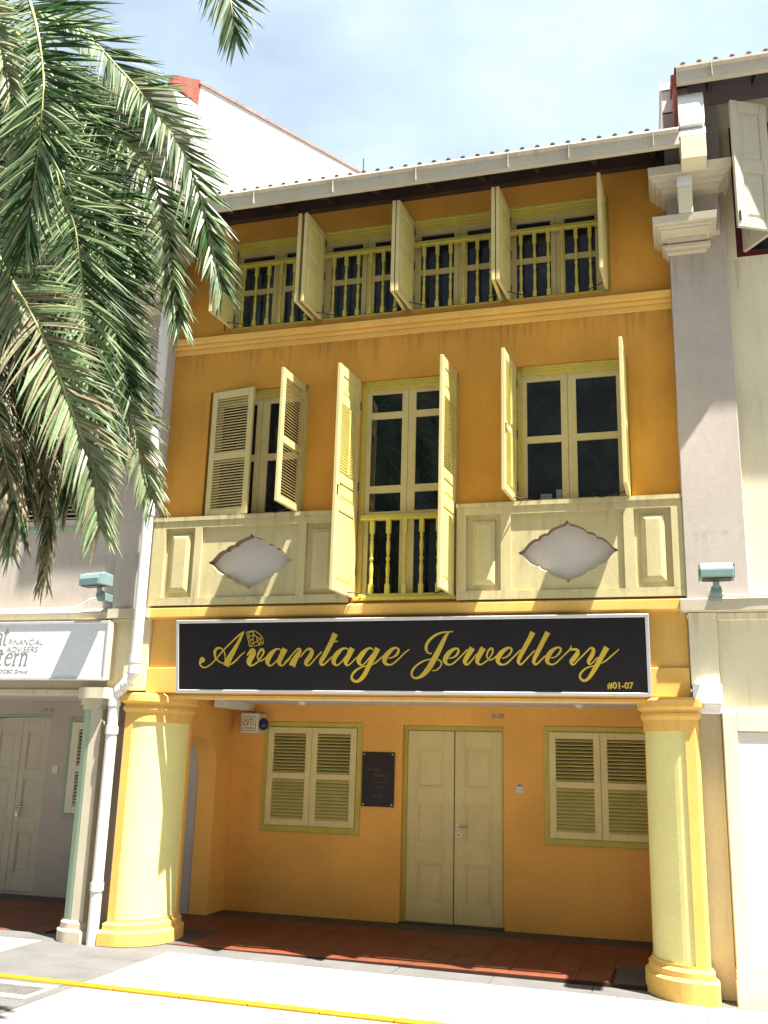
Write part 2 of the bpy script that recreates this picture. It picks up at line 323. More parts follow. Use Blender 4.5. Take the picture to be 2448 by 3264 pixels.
WORD1 = [[(.313,.351,.0253),(.298,.334,.0602),(.273,.306,.0317),(.273,.277,.0158),(.301,.256,.0127),(.339,.257,.0126),(.39,.286,.0126),(.446,.337,.0126),(.527,.424,.0138),(.621,.509,.015),(.702,.576,.0161),(.748,.607,.0124)],[(.756,.612,.0074),(.733,.576,.0217),(.689,.497,.0341),(.64,.418,.0466),(.59,.339,.0592),(.556,.269,.0674)],[(.528,.294,.0125),(.484,.311,.0138),(.446,.345,.0176),(.433,.385,.0252),(.436,.419,.0302),(.461,.445,.0251),(.496,.447,.0176),(.527,.424,.0125),(.546,.385,.0125),(.549,.345,.0112),(.546,.322,.0087)],[(.59,.282,.0125),(.621,.291,.0149),(.665,.322,.0149),(.714,.37,.0124),(.764,.409,.0086)],[(.788,.372,.0099),(.813,.401,.0246),(.844,.42,.0492),(.856,.4,.0553),(.837,.361,.0584),(.813,.322,.0554),(.813,.294,.0461),(.831,.271,.0184),(.868,.285,.0147),(.905,.311,.0147),(.935,.35,.0147),(.966,.394,.0183),(.963,.425,.0244),(.942,.431,.0245),(.92,.406,.022),(.902,.367,.0159),(.908,.338,.0135),(.929,.316,.0134),(.96,.33,.0122),(.996,.355,.011)],[(1.157,.416,.0121),(1.136,.434,.0133),(1.106,.434,.0182),(1.064,.405,.0395),(1.027,.361,.0547),(1.009,.322,.0487),(1.015,.288,.0304),(1.039,.271,.0158),(1.075,.291,.0133),(1.112,.327,.0133),(1.154,.377,.0133)],[(1.198,.438,.0554),(1.166,.382,.0531),(1.136,.321,.0483),(1.136,.294,.0362),(1.16,.271,.0169),(1.196,.293,.0132),(1.256,.349,.012)],[(1.189,.299,.012),(1.237,.343,.012),(1.292,.399,.0132),(1.328,.432,.0179),(1.352,.432,.0239),(1.352,.409,.0358),(1.327,.371,.0478),(1.291,.315,.0599),(1.27,.268,.0689)],[(1.357,.354,.0119),(1.405,.409,.0155),(1.441,.434,.0202),(1.471,.428,.0297),(1.479,.398,.0415),(1.458,.359,.0474),(1.428,.321,.0445),(1.416,.293,.0356),(1.434,.274,.0178),(1.47,.293,.0142),(1.523,.348,.013),(1.583,.408,.0118)],[(1.726,.581,.0556),(1.69,.512,.0498),(1.648,.436,.047),(1.606,.364,.0441),(1.576,.321,.0412),(1.573,.293,.0324),(1.593,.277,.0165),(1.629,.304,.0141),(1.688,.359,.0117)],[(1.701,.504,.0141),(1.748,.507,.014)],[(1.858,.424,.0116),(1.829,.439,.0163),(1.788,.429,.0262),(1.741,.386,.0467),(1.711,.342,.0467),(1.705,.309,.0409),(1.717,.285,.0263),(1.74,.274,.014),(1.775,.298,.0128),(1.81,.336,.0128),(1.852,.385,.0116)],[(1.899,.44,.0532),(1.869,.385,.051),(1.833,.32,.0464),(1.83,.293,.0348),(1.85,.274,.0162),(1.885,.298,.0127),(1.944,.353,.0115)],[(2.111,.422,.0114),(2.083,.439,.0172),(2.042,.425,.0287),(1.996,.38,.0489),(1.966,.336,.0489),(1.963,.304,.0374),(1.983,.276,.0172),(2.012,.285,.0126),(2.052,.325,.0126),(2.099,.379,.0114)],[(2.156,.438,.0524),(2.125,.379,.0485),(2.084,.309,.0457),(2.049,.239,.0429),(2.014,.179,.043),(1.973,.136,.0344),(1.933,.12,.0259),(1.898,.135,.0259),(1.888,.168,.0231),(1.911,.206,.0231),(1.951,.239,.0184),(1.998,.26,.0138),(2.038,.268,.0115)],[(2.095,.279,.0103),(2.136,.303,.0137),(2.182,.341,.0125),(2.222,.373,.0102)],[(2.261,.341,.0102),(2.306,.352,.0135),(2.346,.378,.0225),(2.364,.416,.0225),(2.347,.439,.0169),(2.313,.435,.0254),(2.268,.4,.0424),(2.233,.357,.0482),(2.221,.319,.0425),(2.232,.292,.0312),(2.266,.279,.0181),(2.305,.29,.0158),(2.357,.33,.0135),(2.42,.389,.0123),(2.471,.426,.0089)]]
WORD2 = [[(2.69,.388,.0099),(2.665,.385,.0122),(2.643,.404,.0188),(2.633,.436,.0266),(2.645,.479,.0277),(2.679,.521,.0254),(2.729,.558,.021),(2.785,.579,.0176),(2.845,.586,.0142),(2.903,.589,.0076)],[(2.856,.581,.0142),(2.822,.536,.0329),(2.788,.472,.0439),(2.748,.398,.0495),(2.702,.319,.0523),(2.662,.255,.0524),(2.611,.196,.0415),(2.566,.164,.0277),(2.527,.154,.02),(2.497,.167,.0189),(2.488,.196,.0201),(2.501,.234,.0201),(2.535,.271,.0178),(2.586,.305,.0166),(2.636,.324,.0133),(2.68,.332,.011)],[(2.735,.332,.011),(2.768,.318,.0121),(2.781,.292,.0132),(2.767,.26,.0121),(2.733,.231,.0121),(2.689,.223,.0088)],[(2.851,.339,.0098),(2.895,.347,.0131),(2.931,.374,.0217),(2.948,.408,.0217),(2.935,.429,.0196),(2.902,.424,.0272),(2.857,.392,.041),(2.826,.35,.0465),(2.815,.318,.041),(2.828,.292,.0273),(2.855,.28,.0164),(2.893,.292,.0152),(2.938,.329,.013),(2.988,.376,.013),(3.037,.423,.013)],[(3.081,.436,.0539),(3.053,.392,.0486),(3.019,.339,.0432),(3.005,.308,.0379),(3.018,.281,.0195),(3.045,.292,.014),(3.078,.328,.0129),(3.123,.381,.0107)],[(3.186,.436,.0536),(3.155,.386,.0483),(3.132,.339,.043),(3.123,.307,.0322),(3.147,.281,.0161),(3.179,.292,.0139),(3.217,.318,.0128),(3.245,.349,.0128),(3.27,.391,.016),(3.271,.425,.0181),(3.252,.43,.0181),(3.228,.401,.0182),(3.216,.365,.015),(3.223,.339,.0128),(3.239,.323,.0128),(3.271,.333,.0128),(3.32,.37,.0117)],[(3.358,.338,.0095),(3.395,.349,.0116),(3.433,.38,.0169),(3.45,.416,.019),(3.434,.436,.0158),(3.402,.427,.0264),(3.359,.396,.0424),(3.326,.354,.0451),(3.317,.318,.0372),(3.33,.291,.0265),(3.361,.28,.0159),(3.399,.291,.0148),(3.447,.333,.0137),(3.491,.374,.0137),(3.534,.416,.0126)],[(3.651,.576,.048),(3.621,.519,.0428),(3.582,.452,.0418),(3.543,.384,.0393),(3.516,.333,.0341),(3.509,.302,.0262),(3.53,.282,.0168),(3.562,.307,.0146),(3.605,.353,.0136),(3.664,.41,.0125)],[(3.789,.575,.0476),(3.756,.518,.0425),(3.72,.451,.0415),(3.684,.384,.0389),(3.657,.332,.0338),(3.65,.301,.026),(3.671,.282,.0166),(3.702,.307,.0145),(3.761,.363,.0124)],[(3.807,.34,.0093),(3.848,.35,.0113),(3.885,.383,.0174),(3.902,.419,.0185),(3.882,.436,.0164),(3.846,.424,.0257),(3.809,.394,.0412),(3.782,.353,.0439),(3.773,.317,.0361),(3.785,.291,.0247),(3.815,.281,.0154),(3.852,.294,.0144),(3.899,.337,.0133),(3.942,.378,.0133),(3.984,.419,.0143),(3.995,.452,.0071)],[(3.987,.416,.0204),(4.023,.418,.0224),(4.053,.408,.0254),(4.047,.377,.0406),(4.02,.342,.0432),(3.993,.311,.0382),(3.993,.291,.0254),(4.013,.28,.0142),(4.044,.311,.0132),(4.091,.357,.0132),(4.144,.408,.0151),(4.175,.43,.0202),(4.194,.413,.0302),(4.183,.372,.0378),(4.161,.336,.0378),(4.145,.306,.0302),(4.154,.283,.0151),(4.18,.296,.0121),(4.227,.346,.012)],[(4.313,.435,.051),(4.284,.387,.045),(4.252,.331,.0426),(4.219,.275,.0426),(4.182,.215,.0377),(4.15,.169,.0302),(4.119,.141,.0242),(4.089,.138,.0222),(4.067,.159,.0202),(4.068,.194,.0192),(4.097,.23,.0172),(4.138,.255,.0141),(4.199,.27,.011)],[(4.258,.291,.009),(4.301,.316,.013),(4.348,.356,.013),(4.389,.391,.0109),(4.42,.418,.0069)]]
GEM = [[(.782,.604,.0068),(.844,.617,.0068),(.875,.614,.0068),(.924,.585,.0067),(.954,.549,.0067),(.965,.49,.0067),(.911,.473,.0067),(.816,.46,.0068),(.782,.604,.0068)],[(.856,.614,.0068),(.862,.58,.0068),(.85,.541,.0068),(.862,.49,.0068),(.816,.46,.0068)],[(.782,.604,.0068),(.856,.606,.0068)],[(.862,.58,.0068),(.893,.558,.0068),(.899,.512,.0067),(.917,.481,.0067)],[(.801,.558,.0068),(.838,.569,.0068),(.862,.58,.0068)],[(.813,.598,.0068),(.804,.558,.0068),(.831,.524,.0068),(.85,.541,.0068)],[(.804,.513,.0068),(.831,.524,.0068),(.819,.491,.0068),(.862,.496,.0068)],[(.893,.558,.0068),(.93,.54,.0067),(.954,.549,.0067)],[(.93,.54,.0067),(.936,.507,.0067),(.965,.49,.0067)],[(.93,.54,.0067),(.899,.512,.0067),(.862,.496,.0068)],[(.936,.507,.0067),(.911,.473,.0067)]]
FRONDS = {'A':[(-4.82,-3.9,7.94),(-4.49,-4.0,7.36),(-4.27,-4.1,6.89),(-4.14,-4.15,6.48),(-4.07,-4.2,6.12),(-4.06,-4.2,5.79),(-4.07,-4.2,5.45),(-4.11,-4.15,5.12)],'B':[(-4.73,-3.6,7.64),(-4.4,-3.5,7.5),(-4.01,-3.4,7.08),(-3.7,-3.4,6.69),(-3.34,-3.4,6.13),(-3.09,-3.4,5.41),(-2.98,-3.4,5.04)],'F':[(-4.83,-3.1,7.57),(-4.26,-3.0,6.83),(-3.99,-3.0,6.53),(-3.79,-3.0,6.11),(-3.67,-3.0,5.63),(-3.52,-3.0,5.0)],'C':[(-4.58,-3.8,6.69),(-4.28,-3.8,6.14),(-4.11,-3.8,5.7),(-3.99,-3.8,5.47),(-3.88,-3.8,5.03),(-3.79,-3.8,4.65),(-3.68,-3.8,4.2),(-3.55,-3.8,3.83)],'E':[(-4.48,-3.3,5.89),(-4.1,-3.3,5.04),(-3.81,-3.3,4.35),(-3.68,-3.3,4.14),(-3.58,-3.3,3.87),(-3.45,-3.3,3.52)],'D':[(-4.64,-4.0,5.5),(-4.32,-4.0,5.0),(-4.08,-4.0,4.66),(-3.88,-4.0,4.32),(-3.74,-4.0,4.05),(-3.61,-4.0,3.8),(-3.48,-4.0,3.54),(-3.4,-4.0,3.17)],'H':[(-3.81,-3.2,8.97),(-3.5,-3.2,8.4),(-3.24,-3.2,7.84),(-3.18,-3.2,7.61),(-3.14,-3.2,7.39)],'I':[(-5.0,-3.3,7.61),(-4.63,-3.2,7.06),(-4.37,-3.1,6.51),(-4.1,-3.1,5.95),(-3.87,-3.1,5.37)],'J':[(-5.11,-3.4,5.5),(-4.8,-3.4,4.99),(-4.59,-3.4,4.48),(-4.38,-3.4,3.94),(-4.22,-3.4,3.42),(-4.2,-3.4,2.96)],'K':[(-4.92,-3.6,4.73),(-4.67,-3.6,4.21),(-4.52,-3.6,3.77),(-4.42,-3.6,3.44),(-4.35,-3.6,3.13)],'M':[(-5.51,-3.5,7.39),(-5.18,-3.5,6.5),(-4.94,-3.5,5.67),(-4.74,-3.5,4.98)],'N':[(-5.13,-3.2,5.81),(-4.68,-3.2,5.15),(-4.36,-3.2,4.59),(-4.17,-3.2,4.17),(-4.03,-3.2,3.67)],'O':[(-5.14,-3.0,7.01),(-4.65,-2.9,6.33),(-4.34,-2.9,5.64),(-4.07,-2.9,5.0),(-3.9,-2.9,4.54)],'Q':[(-5.36,-3.1,5.61),(-4.97,-3.1,5.0),(-4.64,-3.1,4.47),(-4.41,-3.1,4.02),(-4.28,-3.1,3.61)],'R':[(-4.7,-4.4,7.22),(-4.38,-4.5,6.74),(-4.16,-4.55,6.35),(-4.04,-4.55,6.03)]}
FRONDS.update({'J2':[(-5.02,-3.5,5.04),(-4.78,-3.5,4.55),(-4.58,-3.5,4.17),(-4.42,-3.5,3.8),(-4.3,-3.5,3.46)],'D2':[(-4.96,-3.6,5.95),(-4.59,-3.6,5.33),(-4.27,-3.6,4.79),(-4.04,-3.6,4.35),(-3.84,-3.6,3.96)],'C2':[(-4.57,-3.4,6.63),(-4.2,-3.4,5.96),(-3.96,-3.4,5.33),(-3.8,-3.4,4.8),(-3.64,-3.4,4.3)],'S':[(-5.54,-3.2,7.96),(-5.14,-3.1,7.57),(-4.68,-3.1,6.92),(-4.4,-3.1,6.28),(-4.22,-3.1,5.69)]})
FRONDS.update({'T':[(-5.05,-3.7,5.21),(-4.74,-3.7,4.62),(-4.53,-3.7,4.09),(-4.38,-3.7,3.69),(-4.23,-3.7,3.25)],'U':[(-5.17,-3.3,5.76),(-4.85,-3.3,5.22),(-4.61,-3.3,4.72),(-4.46,-3.3,4.23),(-4.36,-3.3,3.66)],'X':[(-5.31,-3.6,6.11),(-5.01,-3.6,5.52),(-4.76,-3.6,4.96),(-4.55,-3.6,4.44),(-4.4,-3.6,3.95)]})
# ================================================================== GROUND
def pave_z(x): return -0.008 * (x + 5.3) - 0.004 if x > -5.3 else -0.004
def slab(name, x0, x1, y0, y1, mat, parent, base, top=0.0, g=0.006, bev=0.004):
    mb = MB(); a, b = pave_z(x0) + top, pave_z(x1) + top
    x0 += g; x1 -= g; y0 += g; y1 -= g
    lo = [(x0, y0, base + a), (x1, y0, base + b), (x1, y1, base + b), (x0, y1, base + a)]
    hi = [(x0, y0, a), (x1, y0, b), (x1, y1, b), (x0, y1, a)]
    mb.hexa(lo, hi)
    return mb.build(name, mat, parent, bev, (x0, y0, a), fix=True)
KY = -1.60; KW = 0.10; KH = 0.008
# road: one large sheet
rd = MB(); ny = 2
xs = [-400, -60, -14, -5.3, 8, 60, 400]
ys = [-400, -60, -12, KY - KW - 0.01]
def rz(x): return pave_z(min(max(x, -14), 8)) - KH - 0.004
vv = [(x, y, rz(x)) for y in ys for x in xs]
rd.add(vv, [(j * len(xs) + i, j * len(xs) + i + 1, (j + 1) * len(xs) + i + 1, (j + 1) * len(xs) + i) for j in range(len(ys) - 1) for i in range(len(xs) - 1)])
road = tag(rd.build('road', 'road'), kind='structure')
gb = MB(); gb.add([(-400, KY - KW - 0.02, -0.30), (400, KY - KW - 0.02, -0.30), (400, 400, -0.30), (-400, 400, -0.30)], [(0, 1, 2, 3)])
tag(gb.build('ground', 'soil'), kind='structure')
# granite band crossing the road (gutter crossing)
pv = MB()
def bedsheet(mb, x0, x1, y0, y1, dz):
    mb.add([(x0, y0, pave_z(x0) + dz), (x1, y0, pave_z(x1) + dz), (x1, y1, pave_z(x1) + dz), (x0, y1, pave_z(x0) + dz)], [(0, 1, 2, 3)])
for a, b in ((-14, -5.3), (-5.3, 8)): bedsheet(pv, a, b, KY, 0.16, -0.008)
pavement = tag(pv.build('pavement', 'joint'), kind='structure')
# white paving slabs and granite slabs, each one its own piece
GX0, GX1 = -6.08, -4.70
def fill(name, mat, x0, x1, pitch, rows, top=0.0):
    n = max(1, round((x1 - x0) / pitch)); p = (x1 - x0) / n
    for r, (y0, y1) in enumerate(rows):
        for i in range(n):
            o = slab(name, x0 + i * p, x0 + (i + 1) * p, y0, y1, mat, pavement, -0.05, top + random.uniform(-0.0015, 0.0015), 0.003 if mat == 'paver' else 0.004)
rows = ((KY + 0.01, -0.90), (-0.90, -0.19))
fill('paving_slab', 'paver', -9.5, GX0, 0.72, rows)
fill('paving_slab', 'paver', GX1, 3.6, 0.72, rows)
fill('granite_slab', 'granite', GX0, GX1, 0.46, ((KY + 0.01, -1.13), (-1.13, -0.66), (-0.66, -0.19)))
fill('granite_slab', 'granite', -9.5, 3.6, 0.9, ((-0.19, 0.155),))
for i in range(26):
    x = -9.6 + i * 0.58
    m_ = MB(); a, b = pave_z(x) + 0.006, pave_z(x + 0.574) + 0.006
    lo = [(x, KY - KW, a - 0.12), (x + 0.575, KY - KW, b - 0.12), (x + 0.575, KY, b - 0.12), (x, KY, a - 0.12)]
    hi = [(x, KY - KW + 0.015, a), (x + 0.575, KY - KW + 0.015, b), (x + 0.575, KY, b), (x, KY, a)]
    m_.hexa(lo, hi).build('kerb_stone', 'kerby', pavement, 0.012, (x, KY, a), fix=True)
# granite crossing strip laid in the road
y1_ = KY - KW - 0.012
cells = [(GX0 + .46 * i, GX0 + .46 * (i + 1), y1_ - 1.16 - .6 * j, y1_ - .56 - .6 * j) for i in range(3) for j in range(3)]
cells += [(-4.80, -4.70, y1_ - .56, y1_), (GX0, -5.80, y1_ - .56, y1_), (-5.80, -4.80, y1_ - .075, y1_), (-5.80, -4.80, y1_ - .56, y1_ - .54)]
for x0, x1, y0, y1 in cells:
    mb = MB(); z = rz(x0); mb.box(x0 + .003, x1 - .003, y0 + .003, y1 - .003, z - .05, z + 0.005)
    mb.build('granite_slab', 'granite', road, 0.003, (x0, y0, z))
# drain grate
z = rz(-5.2) + 0.004
dg = thing('drain_grate', 'dark iron drain grate with pale kerb surround in the road beside the yellow kerb', 'drain grate', (-5.3, -2.0, z))
fr = MB(); fr.box(-5.79, -4.80, -1.87, -1.79, z - .03, z + .006); fr.box(-5.79, -4.80, -2.24, -2.15, z - .03, z + .006); fr.box(-4.84, -4.80, -2.15, -1.87, z - .03, z + .006); fr.box(-5.79, -5.75, -2.15, -1.87, z - .03, z + .006)
fr.build('frame', 'paver', dg, 0.003)
MB().box(-5.75, -4.84, -2.15, -1.87, z - .08, z - .012).build('sump', 'dark', dg)
bar0 = MB().box(-.011, .011, -.14, .14, -.02, .004).mesh('bar', 'iron')
for i in range(25): inst('bar', bar0, dg, Matrix.Translation((-5.735 + i * 0.0365, -2.01, z)))
# manhole cover
mc = thing('manhole_cover', 'pale paved access cover with thin dark metal rim by the right column', 'manhole cover', (0.4, -1.1, pave_z(0.4)))
zc = pave_z(0.4)
e = MB()
for a in ((-.03, 1.0, -.846, -.83), (-.03, 1.0, -1.40, -1.384), (-.03, -.014, -1.384, -.846), (.43, .446, -1.384, -.846), (.984, 1.0, -1.384, -.846)):
    x0, x1, y0, y1 = a
    e.hexa([(x0, y0, pave_z(x0) - .02), (x1, y0, pave_z(x1) - .02), (x1, y1, pave_z(x1) - .02), (x0, y1, pave_z(x0) - .02)], [(x0, y0, pave_z(x0) + .005), (x1, y0, pave_z(x1) + .005), (x1, y1, pave_z(x1) + .005), (x0, y1, pave_z(x0) + .005)])
e.build('rim', 'iron', mc)
for x0 in (-.012, .448):
    slab('cover_plate', x0, x0 + .432 + (.0 if x0 > 0 else 0.0), -1.382, -.848, 'paver', mc, -.01, 0.0045, 0.002, 0)

# five-foot way floor
fl = MB(); fl.box(-9.5, 3.6, 0.16, 2.62, -0.2, -0.012)
walk = tag(fl.build('walkway', 'grout'), kind='structure')
tp = 0.298
tm = [MB().box(.0015, tp - .0015, .0015, tp - .0015, -.012, 0).mesh('floor_tile', k, 0.003) for k in ('terra', 'terra2')]
nx = int((0.1 + 5.35) / tp) + 1
for i in range(-14, 26):
    for j in range(6):
        x = -5.1 + i * tp; y = 0.162 + j * tp
        if x > 3.2 or x < -9.2: continue
        xc, yc = x + tp / 2, y + tp / 2
        if yc < 0.9 and (xc < -4.68 and xc > -6.2 or xc > -0.62 and xc < 1.2): continue
        inst('floor_tile', random.choice(tm), walk, Matrix.Translation((x, y, random.uniform(-.001, .001))))
bt = MB().box(.003, .594, .003, .60, -.012, 0).mesh('border_tile', 'granitedark', 0.003)
for i in range(22): inst('border_tile', bt, walk, Matrix.Translation((-9.4 + i * .597, 1.955, 0.001)))
for x0, x1 in ((-6.2, -4.69), (-0.60, 1.2)):
    n = 3
    for i in range(n):
        for j in range(2):
            p = (x1 - x0) / n
            mb = MB().box(x0 + i * p + .003, x0 + (i + 1) * p - .003, .165 + j * .39, .552 + j * .39, -.012, 0.001)
            mb.build('border_tile', 'granitedark', walk, 0.003, (x0 + i * p, .165 + j * .39, 0))

# ================================================================== SHARED BUILDERS
def col_plan(s, xo, xi, o=0.0, fy=-0.17, by=0.81, rx=0.36, n=32):
    """D-shaped shophouse pier: flat at the party line, swelling round to the passage side (s=+1: round side to the right)"""
    cx, cy, ry = xi - s * rx, (fy + by) / 2, (by - fy) / 2
    P = [(xo - s * o, by), (xo - s * o, fy - o + .06), (xo - s * (o - .035), fy - o)]
    for k in range(n + 1):
        a = math.pi * k / n - math.pi / 2
        P.append((cx + s * (rx + o) * math.cos(a), cy + (ry + o) * math.sin(a)))
    return P if s > 0 else P[::-1]
def pier(parent, s, xo, xi, panelmat, edgemat, edge=0.12, ztop=2.40, panel_from=None, tail=0.16):
    z0 = -0.07 if s < 0 else 0.0
    col_ = MB().prismz(col_plan(s, xo, xi, -0.016), z0, 2.24, smooth=False).build('column', panelmat, parent, 0, (xo, 0, 0))
    # raised orange margins: top, bottom, outer edge strip, passage edge strip
    mb = MB()
    mb.prismz(col_plan(s, xo, xi, 0), 2.12, 2.24); mb.prismz(col_plan(s, xo, xi, 0), z0, 0.235)
    P = col_plan(s, xo, xi, 0); Q = col_plan(s, xo, xi, -0.02)
    if s < 0: P = P[::-1]; Q = Q[::-1]
    # outer strip
    xe = xo + s * edge
    xc = xo + s * .035
    sq = [(xo, -.11), (xc, -.17), (xe, -.17), (xe, .0), (xo, .0)]
    mb.prismz(sq if s > 0 else sq[::-1], .235, 2.12)
    k0 = 3 + 18
    for k in range(k0, 3 + 24):
        a, b, c, d = P[k], P[k + 1], Q[k + 1], Q[k]
        mb.hexa([(*a, .235), (*b, .235), (*c, .235), (*d, .235)], [(*a, 2.12), (*b, 2.12), (*c, 2.12), (*d, 2.12)])
    mb.build('column_margin', edgemat, parent, 0, (xo, 0, 0), fix=True)
    b = MB(); pl = lambda o: col_plan(s, xo, xi, o)
    b.prismz(pl(.062), z0, .115); b.prismz(pl(.062), .115, .14, pl(.03)); b.prismz(pl(.03), .14, .185); b.prismz(pl(.03), .185, .21, pl(.002))
    b.build('column_base', edgemat, parent, 0, (xo, 0, 0), fix=True)
    c = MB(); c.prismz(pl(.002), 2.215, 2.245, pl(.022)); c.prismz(pl(.022), 2.245, 2.27); c.prismz(pl(.012), 2.27, 2.30); c.prismz(pl(.02), 2.30, 2.325, pl(.05)); c.prismz(pl(.05), 2.325, 2.385); c.prismz(pl(.05), 2.385, 2.41, pl(.02))
    c.build('capital', edgemat, parent, 0, (xo, 0, 0), fix=True)
    return col_
def slat_mesh(w, mat, d=0.040, t=0.007, ang=34):
    mb = MB(); a = R(ang)
    mb.obox(Matrix.Rotation(a, 4, 'X'), w / 2, d / 2, t / 2)
    return mb.mesh('slat', mat)
def leaf(parent, hinge, theta, side, w, h, louvres, panels, mats=('cream', 'yellow', 'cream'), slat=((.040, 34), (.040, 34)), latch=False, t=0.036, st=0.065, pitch=0.031, name='shutter', hinges=3, rod=False, bead=(.014, .015)):
    """shutter / casement leaf hinged at `hinge`. side=+1: hinged at its left edge; theta = opening angle (deg)"""
    x0, x1 = (0, w) if side > 0 else (-w, 0)
    secs = sorted(list(louvres) + list(panels))
    mb = MB()
    mb.box(x0, x0 + st, -t / 2, t / 2, 0, h); mb.box(x1 - st, x1, -t / 2, t / 2, 0, h)
    zs = [0] + [v for a in secs for v in a] + [h]
    for i in range(0, len(zs), 2): mb.box(x0 + st, x1 - st, -t / 2 + .001, t / 2 - .001, zs[i], zs[i + 1])
    Mw = Matrix.Translation(hinge) @ Matrix.Rotation(R(-theta if side > 0 else theta), 4, 'Z')
    lf = inst(name, mb.mesh(name, mats[0], 0.004), parent, Mw)
    iw = w - 2 * st; cx = (x0 + x1) / 2
    for a, b in panels:
        p = MB(); p.box(cx - iw / 2, cx + iw / 2, -.006, .006, a, b)
        for sg in (-1, 1):
            e0, e1 = .028, .055
            q = lambda e, y: [(cx - iw / 2 + e, y, a + e), (cx + iw / 2 - e, y, a + e), (cx + iw / 2 - e, y, b - e), (cx - iw / 2 + e, y, b - e)]
            lo, hi = q(e0, sg * .006), q(e1, sg * .013)
            p.add(lo + hi, [(4, 5, 6, 7), (0, 1, 5, 4), (1, 2, 6, 5), (2, 3, 7, 6), (3, 0, 4, 7)])
            m_ = bead[0]   # bead moulding
            for (xa, xb, za, zb) in ((cx - iw / 2, cx + iw / 2, a, a + m_), (cx - iw / 2, cx + iw / 2, b - m_, b), (cx - iw / 2, cx - iw / 2 + m_, a + m_, b - m_), (cx + iw / 2 - m_, cx + iw / 2, a + m_, b - m_)):
                p.box(xa, xb, sg * .006, sg * bead[1], za, zb)
        inst('panel', p.mesh('panel', mats[1], 0, fix=True), lf, Mw)
    if louvres:
        for (a, b), (sd_, sa_) in zip(louvres, slat):
            sm = slat_mesh(iw + .004, mats[2], sd_, .007, sa_)
            n = round((b - a) / pitch); pp = (b - a) / n
            for k in range(n):
                inst('slat', sm, lf, Mw @ Matrix.Translation((cx, 0, a + (k + .5) * pp)))
            if rod:
                r_ = MB().box(cx - .008, cx + .008, t / 2 - .004, t / 2 + .012, a + .02, b - .02)
                inst('tilt_rod', r_.mesh('tilt_rod', mats[2]), lf, Mw)
    if hinges:
        hm = MB().tube([(0, .02, -.045), (0, .02, .045)], .008, 6).mesh('hinge', 'dark')
        for k in range(hinges):
            inst('hinge', hm, lf, Mw @ Matrix.Translation((0, 0, h * (0.12 + 0.76 * k / max(1, hinges - 1)))))
    if latch:
        lm = MB(); xe = x1 - .02 if side > 0 else x0 + .02; zl = h * .43
        lm.tube([(xe, t / 2 + .006, zl - .05), (xe, t / 2 + .006, zl + .05)], .006, 6); lm.tube([(xe, t / 2 + .006, zl + .03), (xe + .0, t / 2 + .035, zl + .045), (xe, t / 2 + .03, zl + .01)], .005, 6)
        inst('latch', lm.mesh('latch', 'dark'), lf, Mw)
    return lf
def glazed(parent, x0, x1, z0, z1, split, panes, yf=0.06, framew=0.05, headh=0.085, frame='yellow', sash='cream', gl='glass', sill=0.0, name='window'):
    mb = MB()
    mb.box(x0, x0 + framew, yf, yf + .13, z0, z1); mb.box(x1 - framew, x1, yf, yf + .13, z0, z1)
    mb.box(x0 + framew, x1 - framew, yf, yf + .13, z1 - headh, z1); mb.box(x0 + framew, x1 - framew, yf - .014, yf, z1 - headh * .55, z1 - .002); mb.box(x0 + framew, x1 - framew, yf - .026, yf - .014, z1 - headh * .25, z1 - .002)
    if sill: mb.box(x0 + framew, x1 - framew, yf, yf + .13, z0, z0 + sill)
    wn = mb.build(name, frame, parent, 0.004, (x0, yf, z0))
    a, b = x0 + framew, x1 - framew; zb, zt = z0 + sill, z1 - headh
    for sx0, sx1 in ((a, split - .002), (split + .002, b)):
        hol = [p for p in panes if p[0] > sx0 - .01 and p[1] < sx1 + .01]
        s_ = MB(); wall_holes(s_, sx0, sx1, zb, zt, yf + .03, yf + .075, hol)
        s_.build('sash', sash, wn, 0.0, (sx0, yf, zb))
        for p in hol:
            g = MB(); g.box(p[0] - .004, p[1] + .004, yf + .05, yf + .056, p[2] - .004, p[3] + .004)
            g.build('pane', gl, wn, 0, (p[0], yf, p[2]))
    return wn
def baluster_mesh(h, mat, top, bot, hw=.0185):
    mb = MB(); mb.box(-hw, hw, -hw, hw, 0, bot); mb.box(-hw, hw, -hw, hw, h - top, h)
    q = h - top - bot
    prof = [(.020, 0), (.024, .03), (.016, .05), (.022, .09), (.017, .13), (.021, .22), (.024, .30), (.018, .40), (.014, .455), (.023, .475), (.023, .52), (.014, .54), (.019, .62), (.024, .74), (.020, .83), (.014, .90), (.023, .925), (.015, .95), (.022, 1.0)]
    mb.lathe([(r * hw / .025, bot + z * q) for r, z in prof], n=10)
    return mb.mesh('baluster', mat)
# ================================================================== THE YELLOW SHOPHOUSE
house = thing('shophouse', 'orange and yellow three storey shophouse with open shutters and cream panels', 'shophouse', (-2.55, 0, 0))
XL, XR = -5.26, 0.155
o3 = (-4.684, -0.42, 6.445, 7.53)
o1 = [(-4.785, -3.62, 4.258, 5.715), (-3.03, -1.975, 3.335, 5.70), (-1.385, -0.288, 4.258, 5.72)]
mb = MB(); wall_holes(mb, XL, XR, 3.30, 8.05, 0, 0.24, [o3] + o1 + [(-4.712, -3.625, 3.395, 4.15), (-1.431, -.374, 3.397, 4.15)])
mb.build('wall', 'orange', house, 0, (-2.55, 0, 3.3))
# dark rooms behind the glass keep daylight from leaking through
MB().box(XL, XR, 0.30, 0.34, 2.46, 8.0).build('inner_wall', 'darkwood', house)
